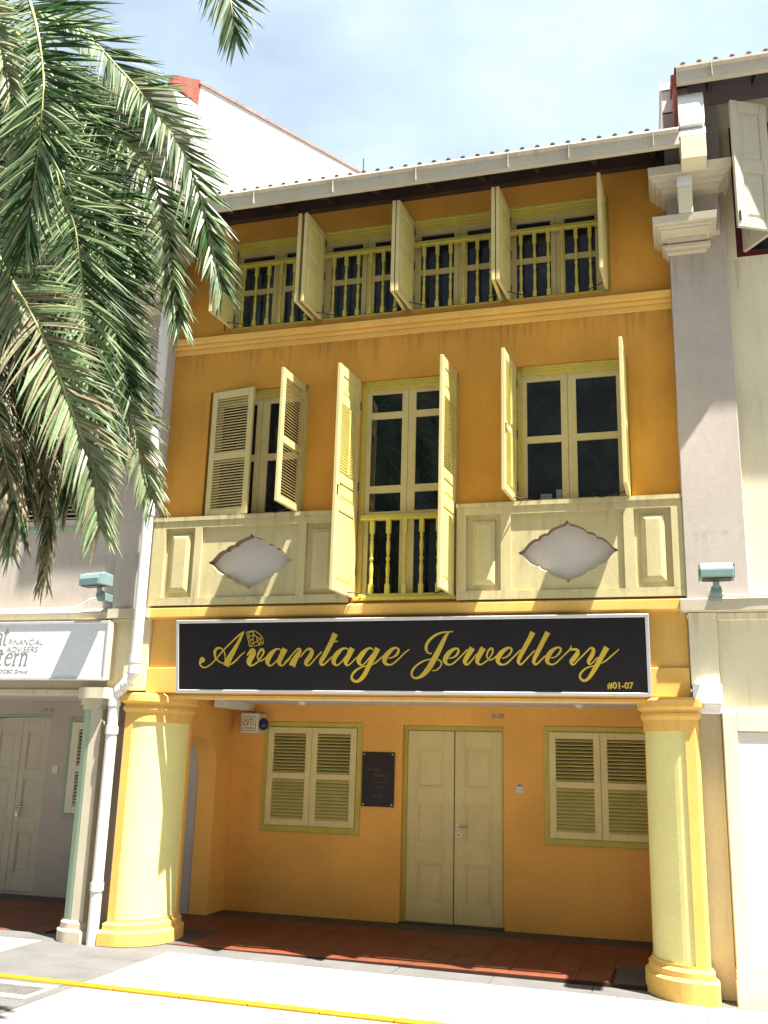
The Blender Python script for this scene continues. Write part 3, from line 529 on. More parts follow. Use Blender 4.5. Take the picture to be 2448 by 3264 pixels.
# front beam behind the shop sign
mb = MB(); mb.box(XL, XR, 0.0, 0.45, 2.40, 3.30); mb.box(XL, XR, -0.035, 0.0, 2.42, 2.68); mb.build('beam', 'amber', house, 0.008)
MB().box(-5.0, -.2, .006, .445, 2.382, 2.398).build('beam_soffit', 'ceil', house)
MB().box(-5.0, -.2, -.012, .02, 2.366, 2.40).build('beam_lip', 'amber', house, .004)
mb = MB(); mb.prismx([(0, 3.185), (-.085, 3.185), (-.098, 3.20), (-.098, 3.285), (-.06, 3.306), (0, 3.306)], XL - .015, XR)
mb.build('beam_moulding', 'amber', house, 0, fix=True)
# cornice between the upper floors
mb = MB(); mb.prismx([(0, 6.185), (-.022, 6.19), (-.026, 6.232), (-.018, 6.236), (-.018, 6.242), (-.05, 6.25), (-.056, 6.272), (-.046, 6.278), (-.046, 6.286), (-.088, 6.30), (-.095, 6.345), (-.07, 6.36), (0, 6.375)], XL - .02, XR)
mb.build('cornice', 'amber', house, 0, (-2.55, 0, 6.2), fix=True)
# cream dado panels with the cusped medallion recess
def star_pts(cx, cz, hw, hh):
    q = [(0, 1), (.02, .945), (.06, .89), (.135, .85), (.22, .805), (.30, .745), (.37, .665), (.40, .595), (.435, .605), (.50, .575), (.56, .515), (.59, .43), (.635, .44), (.71, .385), (.78, .30), (.84, .19), (.90, .085), (1, 0)]
    P = [(x, z) for x, z in q] + [(x, -z) for x, z in q[::-1][1:]] + [(-x, -z) for x, z in q[1:]] + [(-x, z) for x, z in q[::-1][1:-1]]
    return [(cx + x * hw, cz + z * hh) for x, z in P]
def ring_fill(mb, rect, poly, y):
    """flat sheet at depth y between rectangle and inner outline"""
    x0, x1, z0, z1 = rect; cx = sum(p[0] for p in poly) / len(poly); cz = sum(p[1] for p in poly) / len(poly)
    out = []
    for px, pz in poly:
        dx, dz = px - cx, pz - cz; k = 1e9
        if abs(dx) > 1e-9: k = min(k, ((x1 if dx > 0 else x0) - cx) / dx)
        if abs(dz) > 1e-9: k = min(k, ((z1 if dz > 0 else z0) - cz) / dz)
        out.append([cx + dx * k, cz + dz * k])
    for c in ((x0, z0), (x1, z0), (x1, z1), (x0, z1)):   # snap nearest to the corners
        i = min(range(len(out)), key=lambda i: abs(math.atan2(out[i][1] - cz, out[i][0] - cx) - math.atan2(c[1] - cz, c[0] - cx)))
        out[i] = list(c)
    n = len(poly)
    mb.add([(x, y, z) for x, z in poly] + [(x, y, z) for x, z in out], [(i, (i + 1) % n, n + (i + 1) % n, n + i) for i in range(n)])
def dado(x0, x1, small1, mid, small2, star):
    z0, z1 = 3.318, 4.256; F = -.095; Bk = -.05
    mb = MB(); holes = [small1, mid, small2]
    wall_holes(mb, x0, x1, z0, z1, F, -.002, holes)
    mb.box(x0 - .006, x1 + .006, F - .012, -.002, z1 - .03, z1 + .012)
    d = mb.build('dado_panel', 'dado', house, 0, (x0, 0, z0))
    for s_ in (small1, small2):
        a, b, c, e = s_; p = MB()
        p.add([(a, Bk, c), (b, Bk, c), (b, Bk, e), (a, Bk, e)], [(0, 1, 2, 3)])
        q = lambda m, y: [(a + m, y, c + m), (b - m, y, c + m), (b - m, y, e - m), (a + m, y, e - m)]
        r_ = q(.055, Bk) + q(.062, -.070) + q(.105, -.090)
        p.add(r_, [(0, 1, 5, 4), (1, 2, 6, 5), (2, 3, 7, 6), (3, 0, 4, 7), (4, 5, 9, 8), (5, 6, 10, 9), (6, 7, 11, 10), (7, 4, 8, 11), (8, 9, 10, 11)])
        p.build('raised_panel', 'dado', d, 0, (a, 0, c), fix=True)
    a, b, c, e = mid; st = star_pts(*star)
    p = MB(); ring_fill(p, (a, b, c, e), st, -.066)
    n = len(st)
    cx, cz = star[0], star[1]
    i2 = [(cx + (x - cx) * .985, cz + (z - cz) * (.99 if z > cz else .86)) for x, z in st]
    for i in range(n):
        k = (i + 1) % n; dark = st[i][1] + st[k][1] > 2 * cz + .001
        p.add([(st[i][0], -.066, st[i][1]), (st[k][0], -.066, st[k][1]), (i2[k][0], .03, i2[k][1]), (i2[i][0], .03, i2[i][1])], [(0, 1, 2, 3)], 1 if dark else 0)  # upper reveal faces take the dark tone: shade put into the colour
    p.build('medallion_panel', ['dado', 'recessshade'], d, 0, (a, 0, c))
    g = MB(); g.add([(cx, 0.029, cz)] + [(x, 0.029, z) for x, z in st], [(0, 1 + i, 1 + (i + 1) % n) for i in range(n)])
    g.build('medallion', 'medal', d, 0, (a, 0, c))
    return d
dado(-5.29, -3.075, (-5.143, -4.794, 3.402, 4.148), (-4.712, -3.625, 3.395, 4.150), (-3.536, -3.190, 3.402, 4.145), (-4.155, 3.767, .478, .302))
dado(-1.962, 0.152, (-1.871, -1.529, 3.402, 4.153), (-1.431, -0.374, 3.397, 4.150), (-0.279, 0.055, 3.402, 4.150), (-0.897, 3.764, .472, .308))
# --- second floor windows (behind balustrades)
ends = [(-4.684, -3.557), (-3.557, -2.530), (-2.530, -1.490), (-1.490, -0.420)]
bm_ = None
for k, (a, b) in enumerate(ends):
    fa, fb = (.085, .04) if k == 0 else ((.04, .085) if k == 3 else (.04, .04))
    ia, ib = a + fa, b - fb
    sp = (ia + ib) / 2 + .01
    panes = []
    for p0, p1 in ((ia + .07, sp - .055), (sp + .10 - .01, ib - .06)):
        panes += [(p0, p1, 6.955, 7.37), (p0, p1, 6.505, 6.895)]
    mb = MB()
    mb.box(a, ia, .03, .15, 6.445, 7.53); mb.box(ib, b, .03, .15, 6.445, 7.53)
    mb.box(ia, ib, .03, .15, 7.435, 7.53); mb.box(ia, ib, .014, .03, 7.468, 7.528); mb.box(ia, ib, .0, .014, 7.50, 7.528); mb.box(ia, ib, .0, .16, 6.447, 6.466)
    wn = mb.build('window', 'yellow', house, 0.003, (a, 0, 6.445))
    for sx0, sx1 in ((ia, sp - .002), (sp + .002, ib)):
        hol = [p for p in panes if p[0] > sx0 and p[1] < sx1]
        s_ = MB(); wall_holes(s_, sx0, sx1, 6.466, 7.435, .075, .115, hol); s_.build('sash', 'cream', wn, 0, (sx0, 0, 6.466))
        for p in hol: MB().box(p[0] - .004, p[1] + .004, .095, .10, p[2] - .004, p[3] + .004).build('pane', 'glass3', wn, 0, (p[0], 0, p[2]))
    bl = MB(); bl.box(ia, ib, -.03, .035, 7.205, 7.225); bl.box(ia, ib, -.022, .028, 7.225, 7.252)
    bl = bl.build('balustrade', 'yellow', house, 0.003, (ia, 0, 7.2))
    if bm_ is None: bm_ = baluster_mesh(7.205 - 6.466, 'yellow', .125, .07)
    n = 6; x = ia + .147 if k else ia + .12
    for i in range(n): inst('baluster', bm_, bl, Matrix.Translation((ia + .125 + i * (ib - ia - .235) / 5, .002, 6.466)))
p2 = [(.085, .49), (.555, .955)]
for hx, sd, th in ((-4.580, 1, 95), (-3.597, -1, 86), (-3.518, 1, 95), (-2.569, -1, 89), (-2.491, 1, 95), (-1.533, -1, 90), (-1.447, 1, 95), (-.462, -1, 87.5)):
    lf = leaf(house, (hx, -.012, 6.452), th, sd, .475, 1.04, [], p2, ('cream', 'paleyellow', 'yellow'), st=.07)
# window stays
for x0, x1 in ((-4.60, -4.35), (-3.52, -3.30), (-2.48, -2.28), (-1.44, -1.25), (-3.60, -3.75), (-2.58, -2.75), (-1.54, -1.7), (-.47, -.65)):
    MB().tube([(x0 + (.0), -.16, 6.475), (x1, -.02, 6.47)], .006, 6).build('window_stay', 'dark', house)
# --- first floor windows
glazed(house, *o1[0], -4.183, [(-4.66, -4.250, 4.985, 5.565), (-4.66, -4.250, 4.33, 4.91), (-4.098, -3.735, 4.985, 5.565), (-4.098, -3.735, 4.33, 4.91)])
glazed(house, *o1[2], -0.883, [(-1.290, -0.950, 4.985, 5.57), (-1.290, -0.950, 4.33, 4.915), (-0.799, -0.405, 4.985, 5.57), (-0.799, -0.405, 4.33, 4.915)])
for xa, xb, za, zb in ((-1.165, -1.055, 4.332, 4.385), (-1.012, -.958, 4.334, 4.425)):
    MB().box(xa, xb, .1045, .1065, za, zb).build('paper_sheet', 'flood', house)
pz = [(5.36, 5.565), (4.555, 5.288), (4.279, 4.478), (3.43, 4.187)]
glazed(house, o1[1][0], o1[1][1], 3.336, 5.70, -2.528, [(-2.930, -2.595, a, b) for a, b in pz] + [(-2.446, -2.075, a, b) for a, b in pz], name='balcony_door')
MB().box(-3.03, -1.975, -.06, .0, 3.336, 3.372).build('balcony_sill', 'yellow', house, .004)
bl = MB(); bl.box(-2.98, -2.025, -.035, .03, 4.165, 4.19); bl.box(-2.98, -2.025, -.025, .02, 4.19, 4.216); bl.box(-2.98, -2.025, -.03, .03, 3.372, 3.402)
bl = bl.build('balustrade', 'yellow', house, .003, (-2.5, 0, 3.37))
bb = baluster_mesh(4.165 - 3.402, 'yellow', .137, .10, .023)
for i in range(5): inst('baluster', bb, bl, Matrix.Translation((-2.856 + i * .1725, 0, 3.402)))
L2 = [(.075, .63), (.705, 1.335)]
leaf(house, (-4.735, -.012, 4.275), 9, 1, .53, 1.42, L2, [], ('cream', 'yellow', 'cream'))
leaf(house, (-3.665, -.012, 4.275), 86, -1, .535, 1.42, L2, [], ('cream', 'yellow', 'cream'))
leaf(house, (-1.395, -.012, 4.275), 94, 1, .52, 1.42, L2, [], ('cream', 'yellow', 'paleyellow'), rod=True, latch=True)
leaf(house, (-.318, -.012, 4.275), 89, -1, .53, 1.42, L2, [], ('cream', 'yellow', 'paleyellow'))
Lb = [(1.19, 1.92)]; Pb = [(.09, .82), (.91, 1.105), (2.00, 2.235)]
leaf(house, (-3.040, -.012, 3.368), 96, 1, .52, 2.325, Lb, Pb, ('cream', 'paleyellow', 'paleyellow'), rod=True, latch=True)
leaf(house, (-2.005, -.012, 3.368), 86, -1, .50, 2.325, Lb, Pb, ('cream', 'paleyellow', 'paleyellow'))
for x0, x1, z in ((-3.07, -2.86, 3.40), (-3.69, -3.95, 4.29), (-1.42, -1.16, 4.29), (-.33, -.6, 4.29), (-2.02, -2.2, 3.40)):
    MB().tube([(x0, -.20, z), ((x0 + x1) / 2, -.09, z + .005), (x1, -.02, z)], .006, 6).build('window_stay', 'dark', house)
# --- columns
pier(house, 1, -5.42, -4.95, 'colcream', 'amber')
pier(house, -1, 0.205, -0.275, 'colcream', 'amber')
# --- five-foot way: rear wall, ceiling, cross arches
YW = 2.38
dr = (-3.135, -1.915, 0.0, 2.225)
mb = MB(); wall_holes(mb, -5.5, 0.25, 0, 2.46, YW, YW + .26, [dr]); mb.build('rear_wall', 'bounceorange', house, 0, (-2.6, YW, 0))
MB().box(-5.55, 0.30, 0.45, YW + .3, 2.452, 2.50).build('ceiling', 'ceil', house)
MB().box(-5.24, -5.08, 1.55, YW, 2.36, 2.452).build('cable_trunking', 'ceil', house, .004)
MB().box(XL, XR, .43, .45, 2.40, 2.46).build('ceiling_edge', 'ceil', house)
def cross_arch(xa, xb, name='cross_arch', mats='bounceorange'):
    y0, y1 = .80, 1.92; zs, zt = 1.70, 2.452
    mb = MB(); mb.box(xa, xb, y1, YW - .002, 0, zt)
    n = 12; cy = (y0 + y1) / 2; ra = (y1 - y0) / 2
    for k in range(n):
        a0, a1 = math.pi * k / n, math.pi * (k + 1) / n
        pa, pb = (cy + ra * math.cos(a0), zs + .32 * math.sin(a0)), (cy + ra * math.cos(a1), zs + .32 * math.sin(a1))
        mb.hexa([(xa, pa[0], pa[1]), (xb, pa[0], pa[1]), (xb, pb[0], pb[1]), (xa, pb[0], pb[1])], [(xa, pa[0], zt), (xb, pa[0], zt), (xb, pb[0], zt), (xa, pb[0], zt)])
    return mb.build(name, mats, house, 0, (xa, y0, 0), fix=True)
cross_arch(-5.58, -5.335); cross_arch(0.02, .33)
# --- ground floor door and windows
mb = MB(); mb.box(dr[0], dr[0] + .045, YW + .07, YW + .2, 0, 2.225); mb.box(dr[1] - .03, dr[1], YW + .07, YW + .2, 0, 2.225); mb.box(dr[0] + .045, dr[1] - .03, YW + .07, YW + .2, 2.17, 2.225)
mb.build('door_frame', 'yellow', house, .004, (-2.5, YW, 0))
dp = [(.20, .66), (.86, 1.32), (1.49, 1.96)]
dw = (dr[1] - .03 - dr[0] - .045 - .014) / 2
for sd, hx in ((1, dr[0] + .046), (-1, dr[1] - .031)):
    d = leaf(house, (hx, YW + .125, .015), 0, sd, dw, 2.15, [], dp, ('bouncecream', 'bouncecream', 'bouncecream'), t=.062, st=.115, name='door', hinges=0, bead=(.022, .024))
    if sd < 0:
        hx0 = hx - dw + .05
        h = MB(); fm = Matrix.Translation((0, 0, 0))
        h.tube([(hx0, YW + .10, 1.075), (hx0, YW + .085, 1.075)], .026, 14); h.tube([(hx0, YW + .10, .99), (hx0, YW + .09, .99)], .026, 14)
        h.tube([(hx0, YW + .085, 1.075), (hx0, YW + .045, 1.075), (hx0 + .02, YW + .04, 1.075), (hx0 + .12, YW + .045, 1.072)], .0085, 8)
        inst('handle', h.mesh('handle', 'steel'), d, Matrix.Identity(4))
        k_ = MB(); k_.tube([(hx0, YW + .091, .99), (hx0, YW + .087, .99)], .012, 10); inst('keyhole', k_.mesh('keyhole', 'dark'), d, Matrix.Identity(4))
MB().box(dr[0], dr[1], YW - .03, YW + .2, 0.001, .016).build('door_step', 'granitedark', house)
MB().box(dr[0] + .01, dr[1] - .01, YW + .205, YW + .235, 0, 2.22).build('dark_gap_board', 'dark', house)  # added dark board, standing in for the unlit gap between the doors
def ground_window(x0, x1, lower_shut):
    z0, z1 = .947, 2.237; f = .062; y = YW
    mb = MB(); mb.box(x0, x0 + f, y - .018, y - .001, z0, z1); mb.box(x1 - f, x1, y - .018, y - .001, z0, z1); mb.box(x0 + f, x1 - f, y - .018, y - .001, z1 - f, z1); mb.box(x0 + f, x1 - f, y - .018, y - .001, z0, z0 + f)
    mb.box(x0 - .004, x1 + .004, y - .022, y - .001, z0 - .012, z0)
    wn = mb.build('window_frame', 'yellow', house, .004, (x0, y, z0))
    MB().box(x0 + f, x1 - f, y - .0035, y - .001, z0 + f, z1 - f).build('window_backing', 'darkwood', house)
    w_ = (x1 - x0 - 2 * f - .008) / 2
    for sd, hx in ((1, x0 + f + .002), (-1, x1 - f - .002)):
        leaf(house, (hx, y - .026, z0 + f + .003), 0, sd, w_, z1 - z0 - 2 * f - .006, [(.075, .545), (.615, 1.085)], [], ('bouncecream', 'yellow', 'paleyellow'), slat=((.048, 40), (.046, 30)), st=.075, pitch=.039)
ground_window(-4.915, -3.640, True); ground_window(-1.452, -0.178, False)
# --- eaves, fascia and roof
mb = MB(); mb.prismx([(-.66, 7.565), (-.60, 7.565), (-.60, 7.72), (-.655, 7.735), (-.685, 7.735), (-.69, 7.715), (-.66, 7.69)], XL - .09, 0.292)
mb.build('fascia_gutter', 'fascia', house, 0, (-2.5, -.65, 7.6), fix=True)
jm = MB().box(0, .007, -.6915, -.6, 7.568, 7.733).mesh('gutter_joint', 'fascia')
for x in (-4.1, -3.2, -2.3, -1.35, -.75, .05): inst('gutter_joint', jm, house, Matrix.Translation((x, 0, 0)))
SL = 0.46
mb = MB(); mb.hexa([(XL - .2, -.60, 7.70), (.30, -.60, 7.70), (.30, 6.2, 7.70 + 6.8 * SL), (XL - .2, 6.2, 7.70 + 6.8 * SL)], [(XL - .2, -.66, 7.735), (.30, -.66, 7.735), (.30, 6.2, 7.735 + 6.86 * SL), (XL - .2, 6.2, 7.735 + 6.86 * SL)])
roof = mb.build('roof', 'darkwood', house, 0, (-2.5, 0, 7.7), fix=True)
rm = MB().box(-.04, .04, -.60, .55, -.10, .0).mesh('rafter', 'darkwood')
MB().box(XL, XR, -.085, -.002, 7.775, 7.98).build('wall_plate', 'darkwood', house)
MB().prismx([(-.60, 7.665), (-.60, 7.69), (0, 7.95), (0, 7.93)], XL, XR + .1).build('soffit_board', 'darkwood', house, 0, fix=True)
for i in range(10):
    x = XL + .1 + i * .575
    r_ = MB(); r_.prismx([(-.59, 7.60), (-.59, 7.695), (0, 7.695 + .59 * SL), (0, 7.60 + .59 * SL)], x, x + .055)
    r_.build('rafter', 'darkwood', house, 0, (x, -.3, 7.7), fix=True)
# clay tiles: over tiles as pieces on the first courses
ta = math.atan(SL)
def tile_mesh(r, Lt, name):
    mb = MB(); n = 8; vs = []
    for y, rr in ((0, r), (Lt, r * .86)):
        for k in range(n + 1):
            a = math.pi * k / n; vs.append((rr * math.cos(a), y, rr * math.sin(a) * .95))
        for k in range(n + 1):
            a = math.pi * k / n; vs.append(((rr - .014) * math.cos(a), y, (rr - .014) * math.sin(a) * .95))
    m1 = n + 1; fs = []
    for k in range(n):
        fs.append((k, k + 1, 2 * m1 + k + 1, 2 * m1 + k)); fs.append((m1 + k, 3 * m1 + k, 3 * m1 + k + 1, m1 + k + 1)); fs.append((k, m1 + k, m1 + k + 1, k + 1))
    mb.add(vs, fs, 0, False); return mb.mesh(name, 'rooftile', 0, fix=True)
tl = tile_mesh(.027, .36, 'roof_tile'); pit = .1505
for r_i in range(3):
    for i in range(37):
        x = XL - .16 + i * pit; yy = -.672 + r_i * .30
        inst('roof_tile', tl, roof, Matrix.Translation((x, yy, 7.742 + (yy + .66) * SL + .008)) @ Matrix.Rotation(ta, 4, 'X') @ Matrix.Rotation(random.uniform(-.02, .02), 4, 'Z'))
st_ = MB()
for r_i in range(3, 22):
    for i in range(37):
        x = XL - .16 + i * pit; yy = -.672 + r_i * .30
        vs = []
        for y, rr in ((0, .046), (.36, .04)):
            for a in (0, 60, 120, 180): vs.append((x + rr * math.cos(R(a)), yy + y * math.cos(ta), 7.742 + (yy + .66) * SL + .012 + y * math.sin(ta) + rr * math.sin(R(a))))
        st_.add(vs, [(0, 1, 5, 4), (1, 2, 6, 5), (2, 3, 7, 6)])
tag(st_.build('roof_tiles', 'rooftile', roof), kind='stuff')
# ================================================================== PARTY PILASTERS (capitals stepping out under the eaves)
def party_capital(parent, mx, mats=('mauve', 'trim', 'ivory', 'white')):
    """stepped mouldings carrying two weathered posts under the eave end; mx maps x (right party wall) to this wall"""
    def mould(xa, xb, yb, prof, nm='capital_moulding', m=1):   # prof: (projection, z)
        mb = MB(); prev = None
        for pr, z in prof:
            ring = [(mx(xa - pr), 0.0, z), (mx(xa - pr), yb - pr * 1.0, z), (mx(xb + pr), yb - pr * 1.0, z), (mx(xb + pr), 0.0, z)]
            if prev: mb.add(prev + ring, [(0, 1, 5, 4), (1, 2, 6, 5), (2, 3, 7, 6)])
            else: mb.add(ring, [(0, 1, 2, 3)])
            prev = ring
        mb.add(prev, [(3, 2, 1, 0)])
        return mb.build(nm, mats[m], parent, 0, (mx(xa), yb, prof[0][1]), fix=True)
    mould(.158, .48, -.13, [(.0, 6.69), (.03, 6.70), (.035, 6.73), (.062, 6.74), (.068, 6.77), (.0, 6.79)])
    MB().box(mx(.13), mx(.50), -.27, 0, 6.788, 6.86).build('capital_block', mats[0], parent, .003)
    mould(.095, .515, -.385, [(.0, 6.80), (.02, 6.808), (.024, 6.828), (.048, 6.836), (.052, 6.852), (.08, 6.86), (.086, 6.935), (.02, 6.955)])
    MB().box(mx(.15), mx(.64), -.20, 0, 6.86, 7.36).build('capital_block', mats[0], parent, .004)
    mould(.14, .61, -.30, [(.0, 7.265), (.04, 7.277), (.045, 7.31), (.085, 7.325), (.09, 7.352), (.125, 7.362), (.13, 7.39), (.148, 7.398), (.152, 7.486), (.05, 7.51)])
    def post(a, b, yf, yb, z0, zk, zt, m1=2):
        a, b = sorted((mx(a), mx(b)))
        q = MB(); q.hexa([(a, yf, z0), (b, yf, z0), (b, yb, z0), (a, yb, z0)], [(a, yf, zk), (b, yf, zk), (b, yb, zk), (a, yb, zk)])
        q.build('parapet_post', mats[m1], parent, .004, (a, yf, z0), fix=True)
        t = MB(); d = yb - yf; prof = [(yf, zk + .004), (yf + .03 * d, zk + .30 * (zt - zk)), (yf + .10 * d, zk + .62 * (zt - zk)), (yf + .28 * d, zk + .88 * (zt - zk)), (yf + .60 * d, zt), (yb, zt - .01), (yb, zk + .004)]
        t.prismx(prof, a - .004, b + .004); t.build('post_weathering', mats[3], parent, 0, (a, yf, zk), fix=True)
    post(.258, .388, -.475, -.20, 6.94, 7.217, 7.425)
    post(.30, .53, -.665, -.25, 7.395, 7.635, 7.80)
    post(.302, .528, -.655, -.25, 7.76, 7.80, 8.235, 3)

# ================================================================== LEFT NEIGHBOUR (grey)
lh = thing('shophouse', 'grey shophouse behind the palm with white gable rising above the orange roof', 'shophouse', (-8, 0, 0))
mb = MB(); wins = [(-7.16, -6.04, 4.20, 5.62), (-9.6, -8.5, 4.20, 5.62), (-7.16, -6.04, 6.5, 7.6), (-9.6, -8.5, 6.5, 7.6)]
wall_holes(mb, -11, -5.72, 3.19, 9.3, 0, .25, wins)
mb.build('wall', 'mauve', lh, 0, (-8, 0, 3.2))
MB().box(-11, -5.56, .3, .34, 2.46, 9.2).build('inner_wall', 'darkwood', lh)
MB().box(-5.72, -5.262, -.08, .02, 3.29, 9.4).build('pilaster', 'mauve', lh, .006)
party_capital(lh, lambda x: -5.107 - x)
MB().box(-11, -5.70, 0.0, .45, 2.44, 3.19).build('beam', 'trim', lh, .006)
MB().box(-5.72, -5.262, -.05, .45, 2.44, 3.19).build('pilaster_foot', 'ivory', lh, .006)
mb = MB(); mb.prismx([(0, 3.19), (-.07, 3.195), (-.075, 3.26), (-.03, 3.30), (0, 3.31)], -11, -5.72); mb.box(-5.735, -5.25, -.135, 0, 3.192, 3.288)
mb.build('string_course', 'trim', lh, 0, fix=True)
mb = MB(); mb.prismx([(0.0, 2.38), (-.05, 2.40), (-.055, 2.44), (0.0, 2.455)], -11, -5.98); mb.build('beam_moulding', 'trim', lh, 0, fix=True)
for i, (a, b, c, d) in enumerate(wins):
    mb = MB(); f = .045
    mb.box(a, a + f, -.012, .1, c, d); mb.box(b - f, b, -.012, .1, c, d); mb.box(a + f, b - f, -.012, .1, d - f, d); mb.box(a + f, b - f, -.02, .1, c, c + f)
    mb.build('window_frame', 'green', lh, .004, (a, 0, c))
    h = d - c - 2 * f - .006; ww = (b - a - 2 * f - .008) / 2
    for sd, hx in ((1, a + f + .002), (-1, b - f - .002)):
        leaf(lh, (hx, .025, c + f + .003), 0, sd, ww, h, [(.08, h / 2 - .035), (h / 2 + .035, h - .08)], [], ('greyjoin', 'greyjoin', 'greyjoin'), pitch=.052)
# grey pier of the neighbour, with sage green round side
P0 = -6.03
pl = lambda o: col_plan(-1, -5.66, -6.03, o, rx=.25)
MB().prismz(pl(0), 0, 2.25).build('column', 'green', lh, 0, (-5.9, 0, 0))
MB().hexa([(-5.785, -.174, .16), (-5.656, -.174, .16), (-5.656, .9, .16), (-5.785, .9, .16)], [(-5.785, -.174, 2.25), (-5.656, -.174, 2.25), (-5.656, .9, 2.25), (-5.785, .9, 2.25)]).build('column_margin', 'greyjoin', lh, 0, fix=True)
b = MB(); b.prismz(pl(.06), -.01, .10); b.prismz(pl(.06), .10, .12, pl(.03)); b.prismz(pl(.03), .12, .175); b.prismz(pl(.03), .175, .195, pl(.004)); b.build('column_base', 'trim', lh, 0, fix=True)
c = MB()
for o, a, d in ((.02, 2.235, 2.285), (.045, 2.285, 2.345), (.085, 2.345, 2.455)): c.prismz(pl(o), a, d)
c.build('capital', 'trim', lh, 0, fix=True)
MB().box(-5.66, -5.42, .10, .5, 0, 2.44).build('party_wall_end', 'mauve', lh)
# passage
mb = MB(); ldr = (-8.90, -8.03, 0.03, 2.235); wall_holes(mb, -11, -5.56, 0, 2.46, YW, YW + .25, [ldr]); mb.build('rear_wall', 'mauve', lh, 0)
MB().box(-11, -5.56, .45, YW + .3, 2.452, 2.50).build('ceiling', 'ceil', lh)
mb = MB(); mb.box(-5.96, -5.565, 1.92, YW - .002, 0, 2.45); mb.build('cross_arch', 'mauve', lh)
MB().box(-8.90, -8.03, YW - .01, YW + .1, 2.235, 2.28).build('door_lintel', 'green', lh)
for sd, hx in ((1, -8.895), (-1, -8.035)):
    d = leaf(lh, (hx, YW + .05, .035), 0, sd, .428, 2.19, [], [(.22, .72), (.92, 1.40), (1.53, 2.02)], ('greyjoin', 'greyjoin', 'greyjoin'), t=.05, st=.09, name='door', hinges=0)
    if sd < 0:
        h = MB(); h.tube([(-8.41, YW + .02, 1.08), (-8.41, YW - .02, 1.08), (-8.30, YW - .02, 1.085)], .011, 8); h.tube([(-8.41, YW + .03, .98), (-8.41, YW + .01, .98)], .024, 12)
        inst('handle', h.mesh('handle', 'steel'), d, Matrix.Identity(4))
mb = MB(); a, b_, c, d = -7.72, -6.55, .97, 2.25; f = .06
mb.box(a, a + f, YW - .02, YW - .001, c, d); mb.box(b_ - f, b_, YW - .02, YW - .001, c, d); mb.box(a + f, b_ - f, YW - .02, YW - .001, d - f, d); mb.box(a + f, b_ - f, YW - .02, YW - .001, c, c + f)
mb.build('window_frame', 'green', lh, .004)
MB().box(a + f, b_ - f, YW - .0035, YW - .001, c + f, d - f).build('window_backing', 'dark', lh)
ww = (b_ - a - 2 * f - .008) / 2
for sd, hx in ((1, a + f + .002), (-1, b_ - f - .002)):
    leaf(lh, (hx, YW - .026, c + f + .003), 0, sd, ww, d - c - 2 * f - .006, [(.09, .52), (.60, 1.06)], [], ('plastic', 'plastic', 'plastic'), st=.11, pitch=.045)
# gable (party wall) and its coping
mb = MB(); yb = 9.0; zt = lambda y: 9.82 + .445 * y
mb.prismx([(0.02, 7.4), (0.02, 9.82), (yb, zt(yb)), (yb, 7.4)], -5.60, -5.25); mb.build('gable_wall', 'white', lh, 0, (-5.4, 0, 7.4), fix=True)
for i in range(26):
    y0 = -.03 + i * .335; y1 = y0 + .33
    c = MB(); n = 5
    for k in range(n):
        a0, a1 = math.pi * k / n, math.pi * (k + 1) / n
        q = [(-5.425 - .195 * math.cos(a), .012 + .035 * math.sin(a)) for a in (a0, a1)]
        c.hexa([(q[0][0], y0, zt(y0) - .03), (q[1][0], y0, zt(y0) - .03), (q[1][0], y1, zt(y1) - .03), (q[0][0], y1, zt(y1) - .03)], [(q[0][0], y0, zt(y0) + q[0][1]), (q[1][0], y0, zt(y0) + q[1][1]), (q[1][0], y1, zt(y1) + q[1][1]), (q[0][0], y1, zt(y1) + q[0][1])])
    c.build('coping_tile', 'copingtile', lh, 0, (-5.4, y0, zt(y0)), fix=True)
mb = MB(); mb.prismx([(-.62, 9.33), (-.62, 9.45), (.03, 9.87), (.0, 9.50)], -5.31, -5.25); mb.build('verge_board', 'redtile', lh, 0, fix=True)
mb = MB(); mb.prismx([(-.60, 9.27), (-.02, 9.50), (-.02, 9.0), (-.2, 9.0)], -5.55, -5.255); mb.build('eave_bracket', 'white', lh, 0, fix=True)
mb = MB(); mb.prismx([(-1.11, 8.98), (-1.05, 8.98), (-1.05, 9.13), (-1.13, 9.13)], -11, -5.3); mb.build('fascia_gutter', 'fascia', lh, 0, fix=True)
mb = MB(); mb.hexa([(-11, -1.07, 9.10), (-5.4, -1.07, 9.10), (-5.4, 8, 9.1 + 9.07 * .445), (-11, 8, 9.1 + 9.07 * .445)], [(-11, -1.11, 9.14), (-5.4, -1.11, 9.14), (-5.4, 8, 9.18 + 9.07 * .445), (-11, 8, 9.18 + 9.07 * .445)]); mb.build('roof', 'rooftile', lh, 0, fix=True)
tag(MB().tube([(-5.08, 5.9, 10.6), (-5.08, 5.9, 12.63)], .010, 6).build('antenna_rod', 'dark', None, 0, (-5.08, 5.9, 10.6)), 'thin dark rod standing on the orange shophouse roof beside the white gable', 'antenna')

